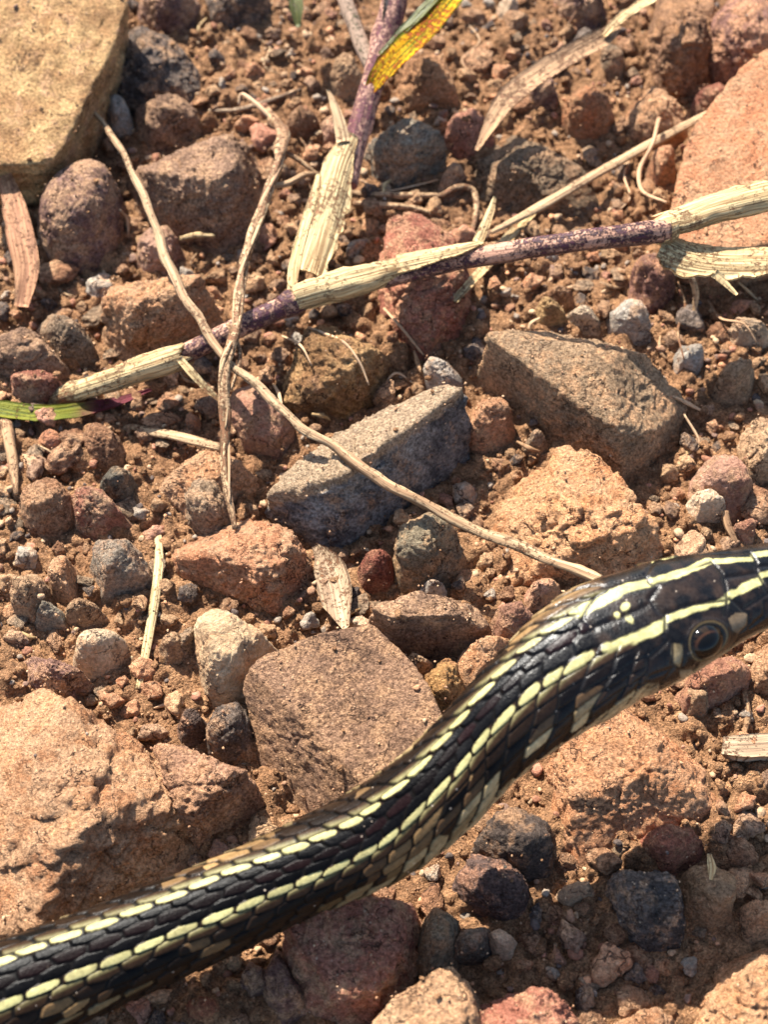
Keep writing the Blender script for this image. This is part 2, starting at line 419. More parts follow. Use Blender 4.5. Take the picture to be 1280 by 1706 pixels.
# ------------------------------------------------------------------ rocks
ROCK_PX = []
def rock_shape(outline, h, level, p=14, tilt=(0, 0), facets=(), chips=7, rough=1.0, base=-2.6, seed=0, slab=False, lift=0.0):
    """closed stone whose outline, seen from the camera, follows the hull of pixel outline; h = height in mm"""
    rg = np.random.default_rng(seed + 101)
    H = hull(outline)
    if np.sum(H[:, 0] * np.roll(H[:, 1], -1) - np.roll(H[:, 0], -1) * H[:, 1]) < 0: H = H[::-1]
    cpx = H.mean(0)
    base = base + lift
    c = P(cpx[0], cpx[1], lift + h * 0.45); c[2] = lift + h * 0.35
    N, K = [], []
    def plane(n, pt):
        n = np.asarray(n, float); n /= np.linalg.norm(n)
        N.append(n); K.append(max(0.25, float(n @ (np.asarray(pt) - c))))
    for a, b in zip(H, np.roll(H, -1, 0)):
        e = b - a; ln = np.hypot(*e)
        if ln < 2: continue
        out = np.array([e[1], -e[0]]) / ln              # outward in image (y down)
        if out @ ((a + b) / 2 - cpx) < 0: out = -out
        up = -out[1]                                     # +1: far side
        z = lift + h * np.clip(0.42 + 0.42 * up, 0.08, 0.80)
        z = max(z, lift + 0.9)
        if slab: z = lift + h * 0.78
        m = (a + b) / 2
        A, B = P(*a, z), P(*b, z)
        t = B - A; nrm = np.array([t[1], -t[0], 0])
        if nrm @ (P(*(m + out * 5), z) - P(*m, z)) < 0: nrm = -nrm
        nrm /= np.linalg.norm(nrm)
        nz = (0.08 - 0.06 * up) if facets else (0.20 - 0.16 * up + rg.uniform(-0.05, 0.10))
        if slab: nz = -0.12 + 0.1 * rg.uniform(-1, 1)
        plane(nrm + np.array([0, 0, nz]), (A + B) / 2)
    ext = np.ptp(np.array([P(*q, h * 0.5) for q in H]), axis=0)
    if not facets: plane((tilt[0], tilt[1], 1), (c[0], c[1], lift + h))
    for (fx, fy, fz, n) in facets: plane(n, P(fx, fy, lift + fz))
    plane((0, 0, -1), (c[0], c[1], base))
    size = 0.5 * (ext[0] + ext[1]) / 2
    for k in range(chips):
        az = rg.uniform(0, 2 * math.pi); el = rg.uniform(0.25, 1.1)
        d = np.array([math.cos(az) * math.cos(el), math.sin(az) * math.cos(el), math.sin(el)])
        r0 = 1.0 / max(1e-6, max((n @ d) / kk for n, kk in zip(N, K)))
        plane(d + rg.normal(0, 0.12, 3), c + d * r0 * rg.uniform(0.86, 0.97))
    N, K = np.array(N), np.array(K)
    rnd_ = p <= 6
    p = p * 1.7 if p > 6 else 4.2
    D, F = ico(level)
    D = D * np.array([ext[0] / 2, ext[1] / 2, max(1.5, (h - base + lift) * 0.55)]); D = D / np.linalg.norm(D, axis=1)[:, None]
    q = np.maximum(0, D @ N.T) / K
    r = np.sum(q ** p, axis=1) ** (-1.0 / p)
    r *= 1.06 if rnd_ else float(np.mean(1.0 / q.max(1) / r)) ** 0.9   # the soft corner eats a little
    V = c + D * r[:, None]
    o = rg.uniform(0, 100, 3)
    amp = rough * min(1.0, size / 7.0) * (0.6 if p > 30 else 1.0)
    wq = V + o + 0.9 * np.stack([vnoise((V + o) * 0.5 + k * 9) for k in range(3)], -1)
    d = 0.50 * amp * fbm(wq * (0.9 / max(size, 1.2)), 3) + 0.30 * amp * fbm(wq * 0.55, 4, 0.6)
    d -= 0.30 * amp * np.maximum(0, np.abs(vnoise(wq * 0.9 + 40)) - 0.35)
    rid = 1 - np.abs(vnoise((V + o) * 0.32)); d -= 0.45 * amp * np.maximum(0, rid - 0.86) / 0.14
    d += 0.17 * min(1, amp * 1.6) * fbm((V + o) * 2.1, 2, 0.7)
    d += 0.05 * fbm((V + o) * 5.0, 2, 0.8)
    V = V + D * d[:, None]
    return V, F, c
def rock(name, outline, h, mat, label, cat='rock', tint=(1, 1, 1), group=None, **kw):
    px = np.ptp(np.array(outline), axis=0)
    lv = 6 if max(px) > 150 else 5
    seed = int(sum(p[0] * 7 + p[1] * 13 for p in outline)) % 9973
    lv = kw.pop('level', lv)
    V, F, c = rock_shape(outline, h, lv, seed=seed, **kw)
    b = np.array([c[0], c[1], min(0, c[2])])
    o = mesh_obj(name, V, F, M[mat], loc=b)
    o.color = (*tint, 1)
    tag(o, label, cat, group)
    hput(V); ROCK_PX.append(hull(outline))
    return o

ROCKS = [
 # name, material, height mm, outline px, label, options
 ('stone_slab','ochre',13,[(-60,-60),(130,-50),(213,30),(195,90),(160,150),(112,230),(97,268),(60,277),(-60,280)],'large flat yellow ochre stone slab with a pointed corner',dict(p=40,tilt=(0.0,-0.10),chips=0,slab=True,rough=1.1,tint=(1.04,1.0,0.98))),
 ('rock','darkgrey',6,[(212,18),(250,32),(325,78),(348,128),(320,152),(240,163),(172,152),(160,120),(185,70)],'dark grey rounded rock tucked beside the yellow ochre slab',dict(p=8)),
 ('rock','purple',6,[(228,-30),(330,-30),(327,15),(300,38),(265,40),(235,20)],'grey brown rounded rock behind the dark grey rounded rock',dict(p=8)),
 ('rock','darkgrey',5,[(338,-30),(450,-30),(438,15),(402,32),(360,18)],'dull brown rock touching soil clods near the green leaf tip',dict(p=8)),
 ('rock','brown',5,[(228,160),(275,152),(325,168),(333,195),(290,218),(250,226),(230,195)],'small brown rock leaning on the back of the big dusty brown rock',dict(p=10)),
 ('rock','brown',9,[(215,250),(245,222),(300,203),(345,185),(412,222),(428,262),(430,330),(402,375),(360,390),(300,372),(240,335),(220,290)],'big dusty brown rock with a white quartz speck on top',dict(p=14,tilt=(-0.12,0.12))),
 ('cobble','purple',9,[(50,310),(100,262),(160,255),(203,275),(204,330),(182,405),(130,437),(88,430),(62,390),(45,345)],'smooth purple brown rounded cobble below the yellow slab',dict(p=5,chips=1,rough=0.4)),
 ('pebble','greyquartz',3,[(178,165),(193,157),(210,168),(215,195),(200,202),(182,190)],'small dull grey pebble deep in the shade of the yellow slab',dict(p=6,chips=1)),
 ('pebble','pink',4,[(225,410),(240,385),(280,375),(300,400),(290,435),(250,440)],'pale pinkish pebble underneath the long curved stalk',dict(p=8)),
 ('pebble','tan',5,[(550,112),(575,85),(598,95),(602,140),(572,150),(552,132)],'orange tan pebble touching the dusty purple grass stem',dict(p=6,chips=1)),
 ('clod','clod',4,[(473,185),(490,174),(530,188),(530,208),(495,214),(474,202)],'rust orange soil clod beside the straw spur of the grass shoot',dict(p=6)),
 ('pebble','pink',3,[(532,200),(548,182),(570,195),(562,225),(538,220)],'small pinkish tan pebble behind the upright straw sheath',dict(p=6)),
 ('rock','tan',7,[(648,152),(680,95),(735,72),(757,120),(752,162),(700,165),(655,160)],'orange tan rounded rock behind the yellow orange leaf blade',dict(p=7,tint=(1.0,0.85,0.75))),
 ('quartz_stone','pink',6,[(737,205),(760,190),(800,181),(826,196),(816,222),(790,246),(768,259),(746,238)],'glossy pink quartz stone at the tip of the dry leaf',dict(p=9,tint=(1.05,0.85,0.8))),
 ('rock','grey',7,[(612,215),(640,203),(690,201),(725,225),(758,250),(745,277),(700,292),(655,306),(625,292),(610,250)],'angular grey rock below the pink quartz stone',dict(p=16)),
 ('rock','greybrown',5,[(780,270),(835,192),(890,172),(938,190),(962,240),(980,285),(1002,312),(990,372),(900,392),(820,352),(782,310)],'wide dark brown embedded rock with a grey lichen patch',dict(p=8,tint=(0.8,0.78,0.75))),
 ('clod','deeporange',6,[(940,160),(952,138),(1000,134),(1029,150),(1026,187),(1000,206),(960,206),(937,186)],'rounded reddish brown clod standing between dry leaf and dry twig',dict(p=6,tint=(0.8,0.75,0.7))),
 ('rock','orange',4,[(1045,168),(1080,140),(1116,145),(1142,178),(1152,202),(1100,222),(1060,204)],'low orange brown rock beside the rounded reddish clod',dict(p=7)),
 ('rock','brown',8,[(1093,40),(1110,-30),(1192,-30),(1192,40),(1177,80),(1177,120),(1150,136),(1100,139),(1082,120)],'upright block of brown rock with smooth flat front',dict(p=14,tint=(0.95,0.85,0.75))),
 ('rock','purple',9,[(1190,20),(1200,-40),(1310,-40),(1310,112),(1240,136),(1200,126),(1174,92)],'craggy purplish rock next to the upright brown block',dict(p=12,tint=(1.25,1.1,1.05))),
 ('pebble','red',4,[(1157,142),(1180,130),(1215,138),(1226,152),(1200,176),(1170,176)],'small round reddish pebble at the foot of the craggy purplish rock',dict(p=6)),
 ('stone_slab','deeporange',11,[(1113,372),(1130,290),(1150,233),(1230,140),(1310,95),(1370,300),(1330,410),(1200,430),(1120,415)],'large sloping bright orange stone slab under the straw sheaths',dict(p=22,tilt=(-0.12,-0.04),chips=0,slab=True,tint=(1.1,1.08,1.05))),
 ('rock','purple',5,[(915,-30),(1000,-30),(1012,20),(985,42),(940,18)],'reddish grey rock behind the dry leaf blade',dict(p=9)),
 ('pebble','greybrown',4,[(997,78),(1030,58),(1043,90),(1036,115),(1005,112)],'small grey brown pebble just below the dry leaf',dict(p=6)),
 ('pebble','brown',4,[(727,312),(750,277),(776,270),(779,292),(756,320)],'small brown pebble in front of the angular grey rock',dict(p=7)),
 ('pebble','deeporange',4,[(1085,262),(1100,240),(1122,245),(1124,272),(1100,284)],'small orange red pebble under the dry twig near the slab',dict(p=7)),
 ('pebble','pale',4,[(828,2),(838,-15),(862,-12),(865,15),(845,28)],'pale rounded pebble among soil behind the dry leaf',dict(p=6)),
 ('pebble','purple',4,[(880,152),(910,125),(932,140),(927,170),(886,177)],'dark purplish pebble in the shade of the dry leaf',dict(p=7)),
 ('rock','red',8,[(631,405),(655,370),(695,361),(740,385),(777,440),(779,490),(760,532),(715,568),(675,556),(640,512)],'reddish pink mottled rock lying under the creeping stem',dict(p=11,tint=(1.08,1,0.98))),
 ('rock','orange',8,[(150,500),(190,460),(240,440),(290,447),(332,465),(376,505),(350,535),(300,561),(215,582),(180,562),(158,530)],'bright orange sandstone rock crossed by the long curved stalk',dict(p=14,tilt=(-0.1,0.15))),
 ('rock','greybrown',5,[(50,520),(75,511),(130,535),(149,555),(146,592),(130,611),(100,582),(70,547)],'pointed grey brown stone left of the orange sandstone rock',dict(p=18)),
 ('rock','brown',5,[(-30,548),(20,540),(60,550),(103,590),(97,615),(50,622),(-30,615)],'flat brown stone beside the pointed grey brown stone',dict(p=12)),
 ('clod','red',4,[(15,622),(40,608),(80,614),(103,630),(85,650),(50,658),(20,646)],'reddish crumbly stone above the green blade',dict(p=10)),
 ('rock','ochre',7,[(468,622),(490,580),(540,530),(600,518),(642,545),(652,590),(622,637),(580,667),(530,672),(480,660)],'ochre brown rough rock with a thin rootlet across it',dict(p=9,tint=(0.86,0.78,0.75))),
 ('rock','pink',4,[(388,640),(420,628),(458,660),(482,700),(456,732),(410,722),(384,690)],'pale pinkish embedded stone between root and ochre brown rock',dict(p=9,tint=(0.9,0.88,0.85))),
 ('pebble','grey',5,[(164,800),(175,775),(200,769),(221,790),(216,822),(190,829),(170,822)],'dark greenish grey pebble among clods under the green blade',dict(p=9,tint=(0.7,0.72,0.7))),
 ('pebble','pink',3,[(61,716),(80,709),(104,722),(96,746),(70,749)],'small salmon pink pebble just below the green blade',dict(p=6,tint=(1.1,0.85,0.75))),
 ('rock','orange',4,[(214,748),(260,735),(350,744),(420,775),(432,830),(390,850),(310,850),(240,830)],'low orange earthy rock under the vertical dry root',dict(p=7)),
 ('rock','deeporange',5,[(275,905),(330,868),(400,848),(470,868),(521,905),(530,960),(492,1004),(440,992),(390,968),(320,950)],'flat rust red rock in front of the banded black stone',dict(p=9)),
 ('clod','greybrown',5,[(309,822),(330,797),(366,800),(382,832),(371,872),(340,886),(314,862)],'grey brown lump at the lower end of the dry root',dict(p=7)),
 ('clod','red',5,[(110,812),(140,800),(168,815),(172,840),(212,862),(170,877),(128,862)],'reddish clod beside the dark greenish grey pebble',dict(p=7,tint=(0.95,1,1))),
 ('clod','clod',5,[(30,800),(70,780),(115,810),(120,850),(80,880),(35,860)],'lumpy brown soil clod below the small dry stalk',dict(p=6)),
 ('clod','clod',4,[(135,705),(180,700),(205,735),(190,765),(140,755)],'crumbly soil clod right under the green blade tip',dict(p=6)),
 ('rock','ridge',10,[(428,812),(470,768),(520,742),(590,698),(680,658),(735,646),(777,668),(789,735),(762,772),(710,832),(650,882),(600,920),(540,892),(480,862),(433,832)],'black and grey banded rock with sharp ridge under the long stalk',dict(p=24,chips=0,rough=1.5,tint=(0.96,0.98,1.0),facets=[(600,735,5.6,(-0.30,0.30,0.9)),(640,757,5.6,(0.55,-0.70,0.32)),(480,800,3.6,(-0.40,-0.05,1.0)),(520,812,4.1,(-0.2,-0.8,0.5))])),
 ('rock','greybrown',12,[(788,602),(805,560),(850,540),(930,523),(1040,553),(1147,610),(1152,640),(1140,690),(1137,760),(1102,797),(1060,797),(1000,767),(930,712),(850,652),(798,622)],'big block of grey brown sandstone with flat top and square edges',dict(p=24,chips=2,rough=0.9,tint=(1.12,1.06,0.98),facets=[(970,640,6.7,(-0.04,-0.10,1.0)),(980,577,6.5,(0.15,0.62,0.7)),(925,670,6.1,(-0.45,-0.85,0.28)),(1100,678,6.1,(0.75,-0.55,0.25))])),
 ('pebble','deeporange',5,[(784,697),(800,660),(830,648),(859,690),(846,716),(805,727),(784,717)],'small orange red stone between banded rock and square sandstone block',dict(p=12)),
 ('pebble','greyquartz',4,[(707,602),(720,585),(762,610),(766,629),(745,633),(714,617)],'elongated whitish pebble near the reddish pink rock',dict(p=9)),
 ('pebble','greyquartz',6,[(1010,527),(1025,499),(1060,499),(1088,525),(1086,556),(1060,561),(1020,542)],'rounded grey quartz pebble behind the square sandstone block',dict(p=6,chips=1)),
 ('pebble','pale',5,[(944,516),(955,499),(985,502),(1001,520),(996,537),(960,532)],'cream pebble behind the square block next to the grey quartz pebble',dict(p=7)),
 ('pebble','ochre',5,[(884,507),(910,486),(940,499),(946,526),(915,528)],'yellowish tan pebble at the back corner of the square block',dict(p=7)),
 ('clod','clod',5,[(905,480),(925,465),(960,470),(966,492),(940,500)],'dusty little clod beneath the purple stem',dict(p=6)),
 ('pebble','greyquartz',5,[(1124,582),(1140,564),(1166,569),(1177,590),(1161,613),(1134,609)],'whitish grey pebble touching the right end of the square block',dict(p=7)),
 ('rock','purple',6,[(1057,437),(1075,417),(1112,424),(1127,450),(1121,492),(1085,507),(1059,482)],'small maroon brown block under the stem node',dict(p=14,tint=(1.1,0.95,0.9))),
 ('rock','orange',7,[(818,885),(850,820),(900,764),(940,747),(1000,769),(1042,810),(1102,880),(1122,922),(1090,947),(1000,962),(900,955),(828,937)],'broad pale orange rock with bluish inclusion just above the snake',dict(p=11,chips=4,rough=1.3,tint=(1.16,1.12,1.05))),
 ('pebble','pink',6,[(1158,782),(1190,751),(1236,760),(1257,800),(1246,842),(1210,852),(1163,827)],'pinkish brown rounded stone beside the square sandstone block',dict(p=7,tint=(0.9,0.88,0.88))),
 ('pebble','pale',6,[(1144,837),(1160,811),(1195,809),(1213,830),(1206,857),(1160,864)],'translucent cream pebble in front of the pinkish brown stone',dict(p=8)),
 ('rock','tan',6,[(1228,742),(1250,700),(1310,685),(1310,785),(1250,792)],'rough tan rock lying right of the pinkish brown stone',dict(p=8)),
 ('pebble','tan',5,[(1194,642),(1215,600),(1246,584),(1257,610),(1246,652),(1210,657)],'upright orange tan pebble right of the square block',dict(p=8)),
 ('pebble','pale',4,[(1205,535),(1240,522),(1280,530),(1300,548),(1270,562),(1220,556)],'flat pale pebble below the straw sheaths',dict(p=7,tint=(0.9,0.82,0.75))),
 ('pebble','pink',5,[(1219,872),(1240,856),(1272,865),(1270,891),(1234,897)],'small pink brown pebble above the snake head',dict(p=7,tint=(0.9,0.85,0.82))),
 ('pebble','greybrown',4,[(877,723),(895,711),(919,722),(907,739),(881,739)],'small grey pebble at the front foot of the square block',dict(p=7)),
 ('rock','grey',6,[(150,927),(165,892),(205,889),(237,925),(252,962),(225,977),(174,984),(158,945)],'flat grey rhombic stone left of the short straw',dict(p=20,tint=(1.0,0.97,0.98))),
 ('pebble','tan',6,[(11,987),(25,957),(50,949),(80,975),(71,1002),(45,1030),(17,1012)],'rounded tan pebble in front of the lumpy soil clods',dict(p=7)),
 ('pebble','orange',5,[(77,952),(90,924),(112,924),(122,960),(117,994),(85,977)],'orange tan stone leaning beside the rounded tan pebble',dict(p=9)),
 ('pebble','grey',4,[(57,1017),(75,996),(102,1010),(100,1031),(64,1030)],'small grey chip between two tan pebbles',dict(p=9)),
 ('pebble','tan',4,[(107,1006),(120,991),(150,994),(167,1010),(135,1029),(111,1021)],'flat sandy tan pebble below the rhombic grey stone',dict(p=9)),
 ('pebble','pale',6,[(114,1091),(130,1054),(165,1036),(196,1041),(205,1065),(186,1091),(155,1114),(124,1109)],'smooth oval cream pebble on the sandy soil',dict(p=5,chips=1,rough=0.5,tint=(1,0.93,0.85))),
 ('pebble','pale',8,[(322,1056),(324,1020),(350,1007),(400,1024),(449,1050),(451,1077),(432,1110),(411,1146),(380,1160),(349,1147),(338,1110)],'heart shaped translucent tan quartz pebble',dict(p=8,chips=2,rough=0.6,tint=(0.98,0.9,0.78))),
 ('rock','purple',7,[(8,1102),(25,1069),(60,1074),(110,1094),(162,1130),(164,1162),(130,1172),(98,1162),(68,1127),(13,1117)],'purplish brown rock behind the large orange boulder',dict(p=12,tint=(1.15,1.1,1.05))),
 ('pebble','tan',4,[(264,1066),(283,1044),(301,1055),(301,1081),(280,1085)],'small tan pebble left of the heart shaped pebble',dict(p=8)),
 ('pebble','greybrown',4,[(299,1050),(315,1039),(324,1060),(319,1081),(302,1079)],'tiny brown pebble touching the heart shaped pebble',dict(p=8)),
 ('boulder','orange',11,[(-220,1150),(-60,1118),(20,1112),(100,1172),(170,1199),(240,1240),(272,1290),(292,1340),(327,1400),(322,1455),(270,1515),(100,1580),(-200,1640)],'very large rough orange boulder the snake passes in front of',dict(p=13,chips=5,rough=1.5,tilt=(0.05,-0.02))),
 ('rock','brown',8,[(254,1242),(290,1227),(340,1249),(400,1279),(430,1320),(402,1352),(330,1400),(288,1372),(263,1310)],'triangular brown rock wedged between orange boulder and large slab',dict(p=16,chips=4,tint=(1.1,1.0,0.95))),
 ('stone_slab','brown',7,[(400,1141),(430,1109),(560,1058),(620,1045),(662,1085),(712,1140),(738,1195),(735,1260),(620,1345),(480,1342),(428,1312),(408,1200)],'large flat brown sandstone slab beside the snake body',dict(p=30,chips=1,rough=0.6,slab=True,tilt=(0.05,-0.06),tint=(0.92,0.88,0.84))),
 ('rock','black',5,[(344,1202),(365,1170),(400,1169),(417,1200),(415,1242),(380,1257),(348,1237)],'shiny black stone in the hollow below the heart pebble',dict(p=12)),
 ('pebble','black',4,[(294,1202),(310,1179),(341,1185),(342,1216),(304,1224)],'small blackish stone beside the shiny black stone',dict(p=10,tint=(1.2,1.05,1))),
 ('rock','brown',8,[(608,1022),(640,1000),(720,984),(790,994),(822,1020),(817,1052),(770,1087),(690,1087),(648,1067),(616,1045)],'wide brown rock with shaded front behind the flat slab',dict(p=20,chips=2,facets=[(720,1005,4.6,(0.0,0.10,1.0)),(720,1030,4.4,(0.05,-0.95,0.28))])),
 ('pebble','pale',4,[(574,1026),(590,1012),(616,1025),(627,1046),(600,1052)],'bright white chip at the foot of the curled dry leaf',dict(p=12,tint=(1.1,1.1,1.1))),
 ('pebble','red',4,[(602,926),(615,907),(641,907),(653,925),(641,950),(609,950)],'round dark red pebble in front of the banded rock',dict(p=6,tint=(0.62,0.5,0.5))),
 ('rock','grey',7,[(654,907),(675,864),(710,854),(750,864),(772,895),(762,932),(720,959),(674,952),(656,930)],'rounded greenish grey stone below the long stalk',dict(p=8,tint=(0.95,0.92,0.82))),
 ('pebble','greyquartz',3,[(704,968),(718,956),(738,962),(736,977),(714,981)],'tiny white pebble in front of the rounded greenish grey stone',dict(p=6)),
 ('pebble','pink',6,[(879,982),(895,954),(920,947),(934,970),(927,997),(895,1010)],'round pinkish tan pebble under the end of the long stalk',dict(p=6,tint=(0.98,0.92,0.86))),
 ('pebble','pink',6,[(817,1027),(835,1002),(880,999),(899,1020),(891,1052),(860,1062),(828,1047)],'dusty pink brown pebble next to the snake neck',dict(p=7,tint=(0.92,0.88,0.85))),
 ('rock','orange',8,[(769,1087),(800,1054),(840,1041),(867,1060),(852,1092),(792,1152),(773,1130)],'pale orange stone touching the snake neck',dict(p=12,tint=(1.1,1.08,1.05))),
 ('pebble','tan',4,[(864,1046),(880,1029),(897,1040),(882,1060)],'tiny tan pebble squeezed beside the snake neck',dict(p=7)),
 ('rock','ochre',6,[(702,1126),(745,1085),(761,1100),(775,1150),(751,1187),(720,1172)],'rusty brown triangular stone between slab and pale orange stone',dict(p=16,tint=(0.9,0.75,0.62))),
 ('pebble','tan',5,[(674,1096),(690,1074),(716,1085),(720,1106),(695,1119)],'crumbly tan pebble behind the rusty triangular stone',dict(p=6)),
 ('rock','orange',6,[(918,1265),(960,1220),(1040,1168),(1120,1150),(1182,1190),(1222,1270),(1202,1332),(1140,1345),(1080,1375),(1020,1422),(980,1442),(948,1410),(933,1340)],'large orange rock under the snake head half in its shadow',dict(base=-3,p=16,chips=4,rough=0.8,tilt=(0,-0.1),tint=(1.05,0.95,0.9))),
 ('rock','pink',6,[(1118,1152),(1160,1110),(1220,1084),(1257,1100),(1242,1142),(1200,1162),(1150,1172)],'salmon pink crusted rock below the snake eye',dict(p=9,tint=(1,0.88,0.8))),
 ('rock','orange',6,[(1254,1087),(1300,1055),(1310,1150),(1265,1142)],'orange rock beside the salmon pink rock',dict(p=9)),
 ('pebble','tan',5,[(1139,1152),(1165,1129),(1187,1150),(1177,1180),(1149,1180)],'gritty tan pebble under the snake jaw',dict(p=8)),
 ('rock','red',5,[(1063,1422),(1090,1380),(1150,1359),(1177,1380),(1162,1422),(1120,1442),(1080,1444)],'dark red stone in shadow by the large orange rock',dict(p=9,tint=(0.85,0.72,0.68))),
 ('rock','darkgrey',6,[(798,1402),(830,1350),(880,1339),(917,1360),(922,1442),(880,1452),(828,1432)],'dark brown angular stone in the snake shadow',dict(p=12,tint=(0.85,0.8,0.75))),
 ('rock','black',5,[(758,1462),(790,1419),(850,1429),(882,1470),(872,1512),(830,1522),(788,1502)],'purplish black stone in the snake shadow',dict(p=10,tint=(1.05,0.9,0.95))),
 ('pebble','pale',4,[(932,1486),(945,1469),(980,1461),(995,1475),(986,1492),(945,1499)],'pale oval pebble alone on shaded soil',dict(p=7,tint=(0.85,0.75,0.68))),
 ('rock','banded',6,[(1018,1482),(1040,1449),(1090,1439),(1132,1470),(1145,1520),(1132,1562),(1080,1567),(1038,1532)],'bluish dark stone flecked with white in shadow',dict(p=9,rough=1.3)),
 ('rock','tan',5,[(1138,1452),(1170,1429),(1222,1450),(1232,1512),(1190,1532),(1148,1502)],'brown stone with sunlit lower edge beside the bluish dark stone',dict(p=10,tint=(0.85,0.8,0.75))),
 ('rock','red',7,[(473,1572),(490,1530),(560,1499),(640,1489),(692,1489),(697,1560),(682,1632),(652,1682),(590,1706),(520,1700),(488,1642)],'large red mottled rock in front of the snake body',dict(p=13,chips=4,tilt=(0.1,-0.12))),
 ('rock','grey',6,[(699,1612),(710,1540),(730,1507),(762,1525),(760,1582),(735,1622)],'grey upright block beside the large red rock',dict(p=16,tint=(0.72,0.68,0.62))),
 ('pebble','grey',4,[(754,1572),(775,1544),(812,1544),(817,1582),(790,1597),(759,1592)],'dark blue grey pebble next to the grey upright block',dict(p=8,tint=(0.62,0.6,0.62))),
 ('pebble','pale',3,[(811,1556),(830,1542),(857,1560),(852,1582),(828,1577)],'pale pink flat chip near the dark blue grey pebble',dict(p=14,tint=(0.9,0.78,0.72))),
 ('rock','tan',10,[(600,1730),(640,1680),(700,1640),(745,1606),(777,1630),(808,1712),(800,1780),(610,1780)],'pale orange pyramid rock in full sun',dict(p=18,chips=2,tint=(1.08,1.02,0.98))),
 ('rock','red',8,[(778,1642),(830,1634),(920,1649),(965,1690),(975,1780),(812,1780)],'smooth rose red rock next to the pale pyramid rock',dict(p=10,tint=(1.05,1,1))),
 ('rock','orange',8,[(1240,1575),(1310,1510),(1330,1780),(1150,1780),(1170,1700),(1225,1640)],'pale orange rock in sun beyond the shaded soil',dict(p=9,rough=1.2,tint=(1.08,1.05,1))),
 ('pebble','orange',5,[(1244,1516),(1265,1494),(1300,1500),(1300,1536),(1254,1542)],'sunlit orange pebble above the pale orange rock',dict(p=8)),
 ('rock','orange',4,[(990,1712),(1040,1680),(1120,1690),(1170,1720),(1150,1770),(1010,1770)],'low orange rock with gravel in sun at the shadow edge',dict(p=7)),
 ('clod','red',4,[(309,1677),(320,1657),(346,1654),(364,1672),(351,1697),(319,1694)],'round rust red clod in front of the snake body',dict(p=6,tint=(0.8,0.7,0.6))),
 ('pebble','purple',3,[(401,1626),(415,1599),(439,1612),(442,1637),(420,1647)],'flat purplish flake on the soil near the snake belly',dict(p=16)),
 ('clod','purple',4,[(439,1622),(460,1584),(492,1630),(502,1672),(470,1687),(444,1662)],'brown lump wedged against the large red rock',dict(p=8)),
]
for (nm, mt, h, ol, lab, kw) in ROCKS:
    cat = {'stone_slab': 'stone slab', 'quartz_stone': 'quartz stone'}.get(nm, nm)
    rock(nm, ol, h * 0.68, mt, lab, cat, **kw)


